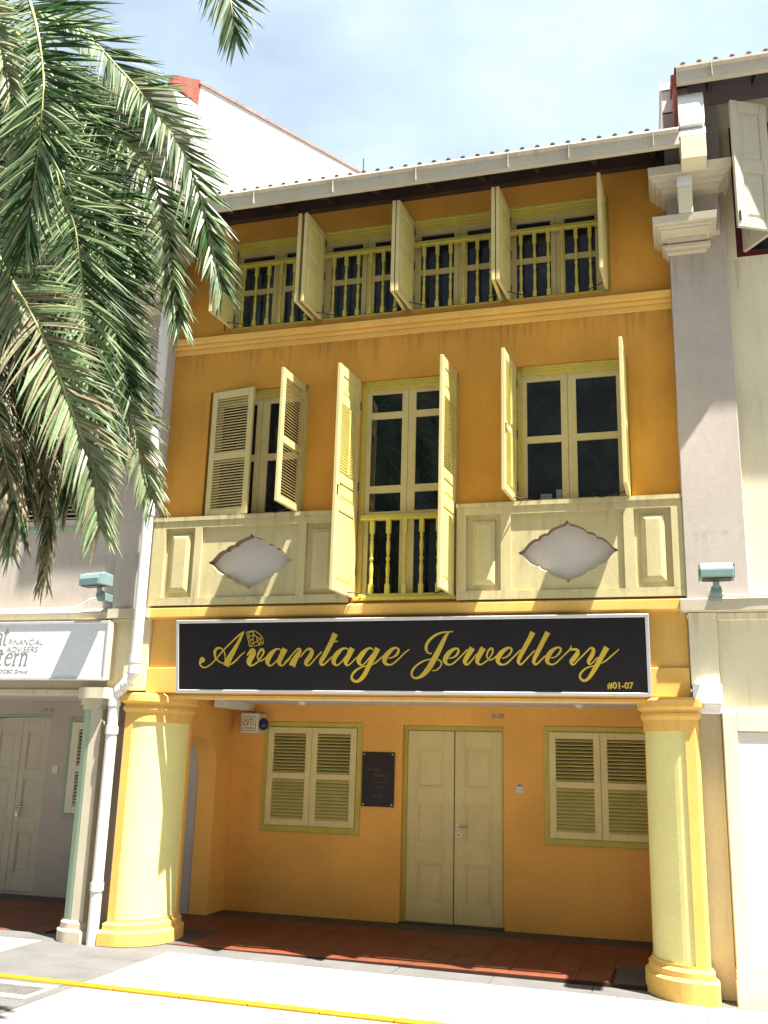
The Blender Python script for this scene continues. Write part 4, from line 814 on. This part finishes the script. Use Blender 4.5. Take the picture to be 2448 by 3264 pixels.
# drain pipe down the left party wall
pipe = thing('drain_pipe', 'white drain pipe with double elbow running down beside the left column', 'drain pipe', (-5.51, -.2, 0))
ux = -5.30
MB().tube([(ux, -.22, 7.45), (ux, -.22, 2.69)], .056, 14).build('pipe', 'pvc', pipe, 0, (ux, -.22, 5))
MB().tube([(ux, -.22, 2.70), (ux - .004, -.22, 2.62), (ux - .05, -.215, 2.55), (-5.46, -.205, 2.42), (-5.505, -.2, 2.36), (-5.51, -.2, 2.28)], .056, 14).build('elbow', 'pvc', pipe)
MB().tube([(-5.51, -.2, 2.29), (-5.513, -.2, -.008)], .056, 14).build('pipe', 'pvc', pipe)
for x, y, z, dx in ((ux, -.22, 2.74, 0), (ux, -.22, 2.63, 0), (ux, -.22, 4.30, 0), (ux, -.22, 6.4, 0), (-5.51, -.2, 2.30, 0), (-5.511, -.2, 2.02, 0), (-5.513, -.2, .52, 0)):
    MB().tube([(x, y, z + .045), (x, y, z - .03)], .066, 14).build('collar', 'pvc', pipe)
MB().tube([(-5.36, -.213, 2.515), (-5.40, -.21, 2.475)], .064, 14).build('collar', 'pvc', pipe)
MB().tube([(-5.43, -.207, 2.45), (-5.465, -.204, 2.415)], .064, 14).build('collar', 'pvc', pipe)

# ================================================================== RIGHT NEIGHBOUR (cream)
rh = thing('shophouse', 'cream shophouse at the right edge with mauve pilaster and maroon window frame', 'shophouse', (2.5, 0, 0))
mb = MB(); rw = [(.79, 2.1, 6.66, 8.12), (1.5, 2.6, 4.3, 5.6)]
wall_holes(mb, .16, 6.5, 3.28, 8.4, .0, .25, rw); mb.build('wall', 'ivory', rh, 0, (2.5, 0, 3.2))
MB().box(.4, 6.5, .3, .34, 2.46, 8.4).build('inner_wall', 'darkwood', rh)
MB().box(.158, .69, -.12, .0, 3.28, 8.3).build('pilaster', 'mauve', rh, .006)
party_capital(rh, lambda x: x)
mb = MB(); mb.prismx([(0.1, 3.168), (-.145, 3.175), (-.15, 3.275), (-.10, 3.29), (.1, 3.30)], .10, 6.5); mb.build('string_course', 'trim', rh, 0, fix=True)
MB().box(.162, .405, -.05, .4, 2.52, 3.168).build('pilaster_foot', 'ivory', rh, .004)
mb = MB(); mb.box(.406, 6.5, .0, .4, 2.29, 3.168); mb.box(.406, 6.5, -.03, .0, 3.10, 3.168); mb.build('beam', 'ivory', rh, .006)
mb = MB(); mb.box(.168, .412, -.20, .3, 2.355, 2.52); mb.box(.176, .402, -.14, .3, 2.275, 2.355); mb.build('capital', 'white', rh, .006)
MB().box(.21, .40, .10, .5, -.06, 2.275).build('party_wall_end', 'ivory', rh, .004)
mb = MB(); mb.box(.395, 1.25, -.11, .5, -.06, .14); mb.box(.40, 1.24, -.095, .5, .14, .22); mb.box(.405, .52, -.075, .5, .22, 2.29); mb.box(.52, 1.1, -.05, .5, .22, 2.13); mb.box(.52, 1.1, -.075, .5, 2.13, 2.29); mb.box(1.1, 1.22, -.075, .5, .22, 2.29)
mb.build('column', 'ivory', rh, .005, (.8, 0, 0))
MB().box(.522, 1.098, -.056, -.05, .23, 2.12).build('column_panel', 'panelwhite', rh)
MB().box(.33, 6.5, YW, YW + .2, 0, 2.46).build('rear_wall', 'ivory', rh)
MB().box(.4, 6.5, .45, YW + .3, 2.452, 2.50).build('ceiling', 'ceil', rh)
for i, (a, b, c, d) in enumerate(rw):
    mb = MB(); f = .07
    mb.box(a, a + f, .01, .14, c, d); mb.box(b - f, b, .01, .14, c, d); mb.box(a + f, b - f, .01, .14, d - f, d); mb.box(a + f, b - f, .01, .14, c, c + f)
    wn = mb.build('window_frame', 'maroon', rh, .004, (a, 0, c))
    MB().box(a + f, b - f, .09, .10, c + f, d - f).build('pane', 'glass', wn)
leaf(rh, (.86, -.012, 6.70), 55, 1, .40, 1.36, [], [(.09, .60), (.72, 1.26)], ('greyjoin', 'greyjoin', 'greyjoin'), st=.07)
leaf(rh, (1.105, -.345, 6.70), 27, -1, .375, 1.36, [], [(.09, .60), (.72, 1.26)], ('greyjoin', 'greyjoin', 'greyjoin'), st=.07)
leaf(rh, (2.02, -.012, 6.70), 15, -1, .66, 1.36, [], [(.09, .60), (.72, 1.26)], ('greyjoin', 'greyjoin', 'greyjoin'), st=.10)
MB().tube([(.80, -.525, 6.86), (.80, -.525, 6.76)], .010, 6).build('bolt', 'dark', rh)
mb = MB(); mb.prismx([(-.66, 8.24), (-.60, 8.24), (-.60, 8.40), (-.655, 8.41), (-.69, 8.41), (-.69, 8.385), (-.66, 8.36)], .295, 6.5); mb.build('fascia_gutter', 'fascia', rh, 0, fix=True)
MB().box(.62, .627, -.6915, -.6, 8.243, 8.408).build('gutter_joint', 'fascia', rh)
mb = MB(); mb.hexa([(.28, -.60, 8.38), (6.5, -.60, 8.38), (6.5, 6.2, 8.38 + 6.8 * SL), (.28, 6.2, 8.38 + 6.8 * SL)], [(.28, -.66, 8.415), (6.5, -.66, 8.415), (6.5, 6.2, 8.415 + 6.86 * SL), (.28, 6.2, 8.415 + 6.86 * SL)]); rroof = mb.build('roof', 'darkwood', rh, 0, (2.5, 0, 8.4), fix=True)
for r_i in range(2):
    for i in range(14):
        inst('roof_tile', tl, rroof, Matrix.Translation((.36 + i * pit, -.672 + r_i * .3, 8.422 + (-.012 + r_i * .3) * SL + .006)) @ Matrix.Rotation(ta, 4, 'X'))
for i in range(8):
    x = .6 + i * .44
    MB().prismx([(-.59, 8.28), (-.59, 8.37), (0, 8.37 + .59 * SL), (0, 8.28 + .59 * SL)], x, x + .055).build('rafter', 'darkwood', rh, 0, fix=True)
MB().prismx([(-.60, 8.19), (-.60, 8.37), (.0, 8.64), (.0, 7.99), (-.25, 7.86)], .262, .292).build('verge_board', 'redtile', rh, 0, fix=True)
# verge tiles on the side of the neighbour's roof and the white parapet behind
for i in range(7):
    y0 = -.62 + i * .3
    MB().obox(Matrix.Translation((.275, y0 + .15, 8.33 + (y0 + .75) * SL)) @ Matrix.Rotation(ta, 4, 'X') @ Matrix.Rotation(R(6), 4, 'X'), .03, .17, .055).build('verge_tile', 'redtile', rh)
mb = MB(); mb.prismx([(.0, 7.6), (.0, 8.66), (7, 8.66 + 7 * SL), (7, 7.6)], .162, .42); mb.build('parapet', 'white', rh, 0, fix=True)
mb = MB(); mb.prismx([(-.02, 8.66), (-.02, 8.74), (7, 8.74 + 7 * SL), (7, 8.66 + 7 * SL)], .14, .44); mb.build('parapet_coping', 'white', rh, 0, fix=True)

# ================================================================== SIGNS
TL_ = math.atan(.15235)
sg = thing('shop_sign', 'long black shop sign with gold script lettering in an aluminium frame', 'shop sign', (-2.52, -.12, 2.415))
SM = Matrix.Translation((-4.866, -.12, 2.415)) @ Matrix.Rotation(R(90) + TL_, 4, 'X')
SW, SH = 4.688, .732
mb = MB(); mb.box(0, SW, 0, SH, -.055, -.012); inst('board', mb.mesh('board', 'black'), sg, SM)
mb = MB(); f = .032
for a in ((0, SW, 0, f), (0, SW, SH - f, SH), (0, f, f, SH - f), (SW - f, SW, f, SH - f)): mb.box(*a, -.06, .0)
inst('frame', mb.mesh('frame', 'alu', .004), sg, SM)
for nm, wd in (('lettering', WORD1), ('lettering', WORD2), ('diamond_emblem', GEM)):
    mb = MB()
    for k, s in enumerate(wd): ribbon(mb, s, SM @ Matrix.Translation((0, 0, -.012)), .004 + .0002 * k, smooth=(nm == 'lettering'))
    mb.build(nm, 'gold', sg, 0)
text_obj('unit_number', '#01-07', .078, 'gold', sg, SM @ Matrix.Translation((4.302, .068, -.0095)), .0015, .0022, .232)
mb = MB()
for x in (.4, 1.6, 2.9, 4.2): mb.box(-4.866 + x, -4.83 + x, -.06, .01, 2.45, 2.50); mb.box(-4.866 + x, -4.83 + x, -.15, -.036, 3.02, 3.06)
mb.build('bracket', 'alu', sg)
# black wall plaque
pq = thing('wall_plaque', 'small black plaque with dull gold print between window and door', 'plaque', (-3.43, YW, 1.27))
MB().box(-3.625, -3.222, YW - .022, YW - .010, 1.270, 1.898).build('plate', 'plaque', pq, .003)
sb = MB()
for x in (-3.60, -3.247):
    for z in (1.295, 1.873): sb.tube([(x, YW - .001, z), (x, YW - .032, z)], .011, 8)
sb.build('stand_off', 'steel', pq)
for words, px, pz, sc in ((WORD1, -3.62, 1.665, .078), (WORD2, -3.725, 1.593, .088)):
    mb = MB()
    for k, s in enumerate(words): ribbon(mb, [(u, v, w_ * 1.5) for u, v, w_ in s], Matrix.Translation((px + .03, YW - .0225, pz)) @ Matrix.Rotation(R(90), 4, 'X') @ Matrix.Scale(sc, 4), .012, n=3)
    mb.build('lettering', 'golddim', pq)
mb = MB()
rr = random.Random(3)
for x0, x1, z in ((-3.50, -3.30, 1.545), (-3.46, -3.36, 1.488)):
    x = x0
    while x < x1:
        ribbon(mb, [(x, z, .004), (x + .008, z + rr.uniform(.008, .018), .004), (x + .012, z + .002, .004)], facing(0, YW - .0225, 0), .0015, n=2); x += .015
mb.build('small_print', 'golddim', pq)
text_obj('unit_number', '#01-07', .036, 'golddim', pq, facing(-3.495, YW - .0225, 1.385), .001, .001, .125)
# alarm box
ab = thing('alarm_box', 'cream alarm box with dark blue strobe high on the orange passage wall', 'alarm box', (-5.07, YW, 2.09))
AX = -5.135
MB().box(AX, AX + .235, YW - .28, YW - .001, 2.085, 2.325).build('case', 'plastic', ab, .012)
mb = MB(); fx = facing(0, YW - .281, 0)
for q in ([(AX + .03, 2.115, .005), (AX + .205, 2.115, .005)], [(AX + .03, 2.285, .005), (AX + .205, 2.285, .005)], [(AX + .03, 2.115, .005), (AX + .03, 2.285, .005)], [(AX + .205, 2.115, .005), (AX + .205, 2.285, .005)]): ribbon(mb, q, fx, .001)
def loop(cx, cz, rx_, rz_, w_, a0=0, a1=360): return [(cx + rx_ * math.cos(R(a0 + (a1 - a0) * k / 12)), cz + rz_ * math.sin(R(a0 + (a1 - a0) * k / 12)), w_) for k in range(13)]
ribbon(mb, loop(AX + .072, 2.245, .019, .017, .006), fx, .0012); ribbon(mb, loop(AX + .070, 2.203, .024, .024, .006), fx, .0014)
ribbon(mb, [(AX + .085, 2.182, .006), (AX + .10, 2.19, .006), (AX + .106, 2.22, .006), (AX + .112, 2.252, .006), (AX + .125, 2.262, .006), (AX + .135, 2.25, .006), (AX + .136, 2.21, .006), (AX + .134, 2.18, .006)], fx, .0011)
ribbon(mb, [(AX + .136, 2.235, .006), (AX + .148, 2.26, .006), (AX + .162, 2.26, .006), (AX + .168, 2.24, .006), (AX + .166, 2.20, .006), (AX + .172, 2.183, .006), (AX + .185, 2.182, .006)], fx, .0013)
mb.build('logo', 'dark', ab)
mb = MB()
x = AX + .065
for w_ in (.010, .012, .010, .010, .012, .012, .010): mb.box(x, x + w_, YW - .2825, YW - .280, 2.138, 2.152); x += w_ + .005
mb.build('red_print', 'red', ab)
mb = MB(); n = 12
mb.lathe([(0.0, -.062)] + [(.062 * math.cos(a), .075 * math.sin(a)) for a in [R(-75 + 15 * i) for i in range(11)]] + [(0.0, .062)], (AX + .285, YW - .22, 2.195), 16)
mb.build('strobe', 'blue', ab)
MB().box(AX + .234, AX + .262, YW - .25, YW - .19, 2.16, 2.23).build('strobe_base', 'dark', ab)
for lx, ly, lb in ((-4.2, 1.75, 'left'), (-.98, 1.75, 'right')):
    cl = thing('ceiling_lamp', 'small round white ceiling lamp over the walkway, the %s one of two' % lb, 'ceiling lamp', (lx, ly, 2.45))
    MB().tube([(lx, ly, 2.451), (lx, ly, 2.43)], .055, 16).build('base', 'plastic', cl)
    MB().lathe([(.046, 2.43), (.042, 2.418), (.026, 2.41), (.0, 2.408)], (lx, ly, 0), 16).build('lens', 'signwhite', cl)
# unit numbers, switch plates
tag(text_obj('unit_number', '01-07', .075, 'numgrey', None, facing(-2.055, YW - .002, 2.318), .0015, .004, .15), 'faint grey unit number painted above the cream double door', 'number')
tag(text_obj('unit_number', '01-05', .055, 'numgrey', None, facing(-8.16, YW - .002, 2.325), .0015, .003, .17), 'faint grey unit number painted on the grey passage wall', 'number')
def plate(x, z, label, redtop):
    t = thing('switch_plate', label, 'switch plate', (x, YW, z))
    MB().box(x, x + .088, YW - .016, YW - .001, z, z + .108).build('plate', 'plastic', t, .006)
    if redtop: MB().box(x + .015, x + .073, YW - .0175, YW - .016, z + .078, z + .095).build('red_label', 'red', t)
    MB().box(x + .036, x + .050, YW - .0195, YW - .016, z + .030, z + .055).build('button', 'ceil', t, .002)
plate(-1.775, 1.482, 'small cream bell plate with red lettering right of the cream door', True)
plate(-7.92, 1.52, 'small cream bell plate beside the grey door on the left', False)
# left neighbour's sign
ls = thing('shop_sign', 'white light box sign with grey lettering on the grey shophouse', 'shop sign', (-6.6, -.2, 2.54))
MB().box(-9.2, -5.655, -.19, -.001, 2.535, 3.145).build('case', 'trim', ls, .01)
mb = MB()
for a in ((-9.2, -5.65, 2.53, 2.555), (-9.2, -5.65, 3.125, 3.15), (-9.2, -9.175, 2.555, 3.125), (-5.675, -5.65, 2.555, 3.125)): mb.box(a[0], a[1], -.215, -.17, a[2], a[3])
mb.build('frame', 'alu', ls, .004)
MB().box(-9.175, -5.675, -.200, -.189, 2.555, 3.125).build('face', 'signwhite', ls)
ft = lambda x, z: facing(x, -.2012, z)
text_obj('lettering', 'FINANCIAL', .085, 'signgrey', ls, ft(-6.868, 2.905), .001, -.001, .425, .18)
text_obj('lettering', 'ADVISERS', .085, 'signgrey', ls, ft(-6.888, 2.828), .001, -.001, .395, .18)
text_obj('lettering', 'the OCBC Group', .055, 'signgrey', ls, ft(-7.05, 2.603), .001, 0, .46, .12)
mb = MB(); sf = facing(0, -.2012, 0)
def glyph(ch, x, z, h):
    S_ = []
    if ch == 't': S_ = [[(.30, 1.30, .07), (.22, 1.1, .13), (.17, .5, .15), (.17, .15, .14), (.25, .02, .10), (.45, .06, .05)], [(-.02, .98, .05), (.15, .99, .08), (.48, 1.0, .07)]]
    if ch == 'e': S_ = [[(.12, .60, .05), (.66, .62, .06), (.66, .82, .10), (.45, .98, .07), (.20, .80, .13), (.10, .45, .15), (.2, .12, .12), (.45, .02, .10), (.72, .2, .05)]]
    if ch == 'r': S_ = [[(.02, .92, .05), (.16, .96, .10), (.18, .5, .15), (.17, .0, .15)], [(.02, .01, .05), (.36, .01, .05)], [(.2, .7, .07), (.34, .92, .08), (.55, .92, .14)]]
    if ch == 'n': S_ = [[(.02, .92, .05), (.16, .96, .10), (.18, .5, .15), (.17, .0, .15)], [(.02, .01, .05), (.34, .01, .05)], [(.2, .7, .07), (.38, .95, .09), (.58, .93, .12), (.66, .7, .15), (.66, .35, .15), (.65, .0, .15)], [(.5, .01, .05), (.82, .01, .05)]]
    if ch == 'a': S_ = [[(.1, .8, .1), (.3, .97, .08), (.5, .85, .13), (.52, .5, .15), (.52, .1, .14), (.68, .04, .06)], [(.52, .55, .06), (.25, .45, .08), (.1, .2, .14), (.25, .02, .1), (.5, .2, .06)]]
    if ch == 's': S_ = [[(.52, .82, .06), (.35, .98, .08), (.14, .82, .12), (.3, .55, .14), (.52, .3, .13), (.35, .02, .08), (.08, .15, .06)]]
    for k, q in enumerate(S_): ribbon(mb, [(x + (u + .12 * v) * h, z + v * h, w_ * h) for u, v, w_ in q], sf, .0015 + .0003 * k, n=4)
for ch, x in (('s', -7.075), ('t', -6.985)): glyph(ch, x, 2.688, .125)
for ch, x in (('e', -6.905), ('r', -6.80), ('n', -6.718)): glyph(ch, x, 2.688, .13)
glyph('a', -7.045, 2.905, .13); glyph('t', -6.955, 2.905, .135)
mb.build('lettering', 'signgrey', ls)
MB().tube([(-6.955, -.2005, 2.845), (-6.955, -.2025, 2.845)], .012, 10).build('red_dot', 'red', ls)

# ================================================================== FLOODLIGHTS AND CABLES
def flood(x, z, label, y0, y1, turn):
    t = thing('floodlight', label, 'floodlight', (x, -.15, z))
    w_, h_ = .275, .135
    Mt = Matrix.Translation((x, (y0 + y1) / 2, z)) @ Matrix.Rotation(R(turn), 4, 'Z')
    d_ = (y1 - y0) / 2
    prof = [(-d_, -.07), (-d_, .0), (-d_ * .8, .05), (-d_ * .3, .075), (d_, .06), (d_, -.03), (d_ * .3, -.07)]
    b = MB(); b.prismx(prof, -w_ / 2, w_ / 2); inst('housing', b.mesh('housing', 'flood', .008, fix=True), t, Mt)
    e = MB(); e.box(-w_ / 2 - .008, -w_ / 2, -d_ * .9, d_ * .9, -.06, .055); e.box(w_ / 2, w_ / 2 + .008, -d_ * .9, d_ * .9, -.06, .055); inst('end_cap', e.mesh('end_cap', 'flood', .003), t, Mt)
    g = MB(); g.box(-w_ / 2 + .02, w_ / 2 - .02, -d_ * .85, d_ * .2, -.078, -.070); inst('lens', g.mesh('lens', 'dark'), t, Mt)
    k = MB(); k.tube([(x, y1 - .05, z - .05), (x, y1 - .02, z - .12)], .028, 10); k.lathe([(0, -.05), (.042, -.045), (.05, 0), (.042, .04), (0, .05)], (x, y1 + .0, z - .14), 12)
    k.build('knuckle', 'flood', t)
    MB().box(x - .05, x + .05, y1 + .02, -.02, z - .20, z - .12).build('bracket', 'flood', t, .006)
    return t
flood(.405, 3.455, 'teal grey floodlight mounted on the mauve pilaster above the right ledge', -.62, -.30, 0)
flood(-5.77, 3.56, 'teal grey floodlight mounted on the grey wall above the white sign', -.46, -.24, -12)
tag(MB().tube(catmull([(.42, -.2, 3.32), (.45, -.17, 3.315), (.50, -.16, 3.30), (.62, -.155, 3.296), (.80, -.15, 3.297), (1.6, -.15, 3.30)], 4), .012, 8).build('cable', 'white', None, 0, (.42, -.2, 3.3)), 'white cable lying on the ledge below the right floodlight', 'cable')
tag(MB().tube(catmull([(-5.78, -.1, 3.40), (-5.84, -.09, 3.40), (-5.98, -.09, 3.40), (-6.05, -.09, 3.36), (-6.15, -.09, 3.315), (-6.4, -.09, 3.305), (-7.2, -.09, 3.305), (-8.5, -.09, 3.305)], 5), .015, 8).build('cable', 'pvc', None, 0, (-5.8, -.1, 3.4)), 'white cable conduit sagging along the grey wall above the white sign', 'cable')
# ================================================================== PALM
palm = thing('palm_tree', 'date palm with long drooping green fronds in front of the grey shophouse', 'palm tree', (-5.75, -3.45, rz(-5.75)))
CR = Vector((-5.65, -3.45, 7.75))
tr = MB(); path = [(-5.75, -3.45, rz(-5.75) - .02)] + [(-5.75 + .10 * (z / 7.6), -3.45, z) for z in [0.6 + .35 * i for i in range(20)]]
tr.tube(path, [.27] + [.21 + .03 * (i % 2) + (.06 if i > 16 else 0) for i in range(20)], 14)
tr.build('trunk', 'trunk', palm, 0, (-5.75, -3.45, 0))
rt = MB()
for k in range(12):
    a = 2 * math.pi * k / 12
    for z in (7.0, 7.35):
        rt.obox(Matrix.Translation((CR.x + .26 * math.cos(a + z), CR.y + .26 * math.sin(a + z), z)) @ Matrix.Rotation(a + z, 4, 'Z') @ Matrix.Rotation(R(35), 4, 'Y'), .05, .06, .22)
rt.build('leaf_bases', 'trunk', palm)
def frond(pts, n, ll, matl, fray=0.0, seed=0, view=Vector((0.0, -1.0, 0.62)), petiole=True, width=0.0128, droopL=.2, droopR=.08, angs=(54, 20), nor_amt=.25):
    rnd = random.Random(seed)
    body = catmull(pts, 10); P = body
    if petiole:
        p0 = body[0]; d0 = (body[1] - body[0]).normalized()
        P = catmull([CR, CR.lerp(p0, .5) + Vector((0, 0, .18)), p0, p0 + d0 * .05], 6)[:-6] + body
    r_ = MB(); r_.tube(P, [.016 * (1 - .85 * i / len(P)) + .002 for i in range(len(P))], 6)
    ra = r_.build('frond', 'rachis' if fray < .7 else 'leafdry', palm, 0, tuple(P[0]))
    lb = MB(); k = len(body); Ls = [0]
    for i in range(1, k): Ls.append(Ls[-1] + (body[i] - body[i - 1]).length)
    T = Ls[-1]
    for i in range(n):
        s = (i + .3) / n
        for sg in (-1, 1):
            d = min(.999, max(0, s + rnd.uniform(-.5, .5) / n)) * T; j = 0
            while j < k - 2 and Ls[j + 1] < d: j += 1
            f = (d - Ls[j]) / max(1e-6, Ls[j + 1] - Ls[j]); p = body[j].lerp(body[j + 1], f); t = (body[j + 1] - body[j]).normalized()
            side = t.cross(view).normalized(); nor = side.cross(t).normalized()
            env = min(1.0, .6 + s * 1.6) * (1.0 if s < .6 else (1.0 - .45 * ((s - .6) / .4)))
            ln = ll * env * rnd.uniform(.85, 1.1); ang = R(angs[0] + (angs[1] - angs[0]) * s + rnd.uniform(-7, 7))
            dv = (t * math.cos(ang) + side * sg * math.sin(ang) + nor * rnd.uniform(-.12, nor_amt + .15)).normalized()
            bw = width * rnd.uniform(.8, 1.2); dr_ = (droopR if side.x * sg > 0 else droopL) * rnd.uniform(.5, 1.5)
            twist = rnd.uniform(-1.0, 1.0)
            c = p.copy(); dd = dv.copy(); ring = []; S = 5 if fray < .3 else 7
            for q in range(S + 1):
                u = q / S; ww = bw * (.5 + 2.0 * u if u < .25 else 1.0 * (1 - ((u - .25) / .75) ** 1.8)) + .0006
                wd = dd.cross(nor); wd = wd.normalized() if wd.length > 1e-5 else side
                wd = (wd * math.cos(twist) + nor * math.sin(twist)).normalized(); fold = dd.cross(wd).normalized()
                ring.append((c + wd * ww, c - fold * ww * .75, c - wd * ww))
                c = c + dd * (ln / S)
                fr_ = fray * (.15 + .85 * u)
                dd = (dd + Vector((0, 0, -1)) * dr_ * (.15 + u * .55) + (Vector((rnd.uniform(-1, 1), rnd.uniform(-1, 1), rnd.uniform(-1, .4))) * fr_ * .42 if fray else Vector())).normalized()
            vs = [v for a in ring for v in a]; fs = []
            for q in range(S):
                for m_ in (0, 1): fs.append((q * 3 + m_, q * 3 + m_ + 1, q * 3 + m_ + 4, q * 3 + m_ + 3))
            mi = rnd.randrange(1, len(matl)) if len(matl) > 1 and rnd.random() < (.30 + .3 * fray) else 0
            lb.add(vs, fs, mi, False)
    tag(lb.build('leaflets', matl, ra, 0, tuple(P[0])), kind='stuff')
    return ra
FR = FRONDS
V = Vector
frond(FR['M'], 76, .60, ['leafshade', 'leaf'], seed=1)
frond(FR['I'], 97, .62, ['leafshade', 'leaf'], seed=2, view=V((.25, -1, .6)))
frond(FR['O'], 97, .60, ['leafshade', 'leaf', 'leafdry'], seed=3, view=V((.1, -1, .6)))
frond(FR['F'], 97, .46, ['leaf', 'leafshade'], seed=4, droopL=.5, angs=(50, 20), view=V((-.1, -1, .6)))
frond(FR['Q'], 87, .50, ['leafolive', 'leafdry', 'leafshade'], seed=5, fray=.35, droopL=.5)
frond(FR['N'], 97, .55, ['leafshade', 'leafolive', 'leaf', 'leafdry'], seed=6, fray=.2, droopL=.4)
frond(FR['J'], 126, .36, ['leafdry', 'leafolive', 'leafshade'], seed=7, fray=.9, droopL=.8, droopR=.7, width=.009)
frond(FR['J2'], 106, .38, ['leafdry', 'leafshade', 'leafolive'], seed=27, fray=.8, droopL=.8, droopR=.7, width=.010)
frond(FR['E'], 106, .46, ['leaf', 'leafolive', 'leafdry'], seed=8, fray=.3, droopL=.5, angs=(55, 22))
frond(FR['K'], 76, .36, ['leaf', 'leafshade'], seed=9, droopL=.3, angs=(50, 18))
frond(FR['D'], 117, .52, ['leaf', 'leafolive', 'leafdry'], seed=10, fray=.22, droopL=.5, width=.0135, angs=(58, 22))
frond(FR['D2'], 97, .50, ['leafolive', 'leafshade', 'leafdry'], seed=30, fray=.3, droopL=.5, angs=(62, 26))
frond(FR['C'], 117, .60, ['leaf', 'leafshade', 'leafshade'], seed=11, droopL=.25, angs=(58, 20))
frond(FR['C2'], 97, .55, ['leafshade', 'leaf'], seed=31, droopL=.15, angs=(66, 24))
frond(FR['B'], 117, .50, ['leaf', 'leafshade'], seed=12, droopL=.45, droopR=.04, angs=(44, 18), view=V((.1, -1, .6)), width=.0125)
frond(FR['H'], 67, .52, ['leafshade', 'leaf'], seed=13, droopL=.1, angs=(62, 16), nor_amt=.1)
frond(FR['A'], 126, .70, ['leafshade', 'leaf'], seed=14, droopL=.16, droopR=.10, angs=(72, 24))
frond(FR['R'], 58, .36, ['leaf', 'leafolive'], seed=15, droopL=.3, fray=.2)
frond(FR['S'], 87, .60, ['leafshade', 'leaf'], seed=33, view=V((.2, -1, .6)))
frond(FR['T'], 126, .42, ['leafdry', 'leafolive', 'leafshade'], seed=41, fray=.6, droopL=.6, droopR=.5, width=.012)
frond(FR['U'], 126, .48, ['leafshade', 'leafdry', 'leafolive'], seed=42, fray=.4, droopL=.6, droopR=.4, width=.013)
frond(FR['X'], 110, .50, ['leafshade', 'leafolive', 'leaf'], seed=43, fray=.25, droopL=.4, droopR=.3)
# dead hanging strands of old fronds
for sd, (x, y, z, n_) in enumerate(((-4.80, -3.5, 5.15, 7), (-4.62, -3.4, 4.75, 7), (-4.95, -3.6, 5.6, 6))):
    rnd = random.Random(40 + sd); mb = MB()
    for k in range(n_ * 4):
        p = V((x + rnd.uniform(-.28, .28), y + rnd.uniform(-.1, .1), z + rnd.uniform(-.3, .4))); pts = [p]
        d = V((rnd.uniform(-.3, .3), rnd.uniform(-.2, .2), -1)).normalized()
        for q in range(6):
            p = p + d * .11; pts.append(p); d = (d + V((rnd.uniform(-.35, .35), rnd.uniform(-.2, .2), -.2))).normalized()
        mb.tube(pts, [.008, .011, .011, .010, .008, .006, .003], 4)
    mb.build('dead_strands', 'leafdry', palm, 0, (x, y, z)); tag(W and list(palm.children)[-1], kind='stuff')
# other crown fronds outside the frame so that the palm is whole
for k in range(9):
    a = R(100 + k * 26); d = V((math.cos(a), math.sin(a), 0)); ph = rndz = .5 + .5 * math.sin(k * 2.1)
    pts = [CR + d * .45 + V((0, 0, .5 + .3 * ph)), CR + d * 1.2 + V((0, 0, 1.0 + .4 * ph)), CR + d * 2.0 + V((0, 0, .95 + .3 * ph)), CR + d * 2.7 + V((0, 0, .35)), CR + d * 3.1 + V((0, 0, -.4))]
    frond([tuple(p) for p in pts], 46, .5, ['leaf', 'leafshade'], seed=60 + k, view=V((d.y * .2, -d.x * .2, 1)))
pr = MB(); pr.lathe([(.55, -.02), (.62, .0), (.62, .10), (.52, .10), (.50, .05)], (-5.75, -3.45, rz(-5.75)), 24)
tag(pr.build('tree_ring', 'paver', None, 0, (-5.75, -3.45, rz(-5.75))), 'low round kerb ring in the road at the foot of the palm', 'tree ring')

# ================================================================== OFFICE BLOCK ACROSS THE STREET (seen in the window reflections)
ob = thing('office_block', 'plain grey clad office block across the street facing the shophouses', 'office block', (-2, -16, 0))
MB().box(-24, 18, -30, -15.06, -.2, 18).build('wall', 'office', ob)
pm = MB().box(.012, 2.088, -.05, 0, .012, 1.388).mesh('wall_panel', 'office', .01)
for i in range(20):
    for j in range(12): inst('wall_panel', pm, ob, Matrix.Translation((-24 + i * 2.1, -15.0, .1 + j * 1.4)))
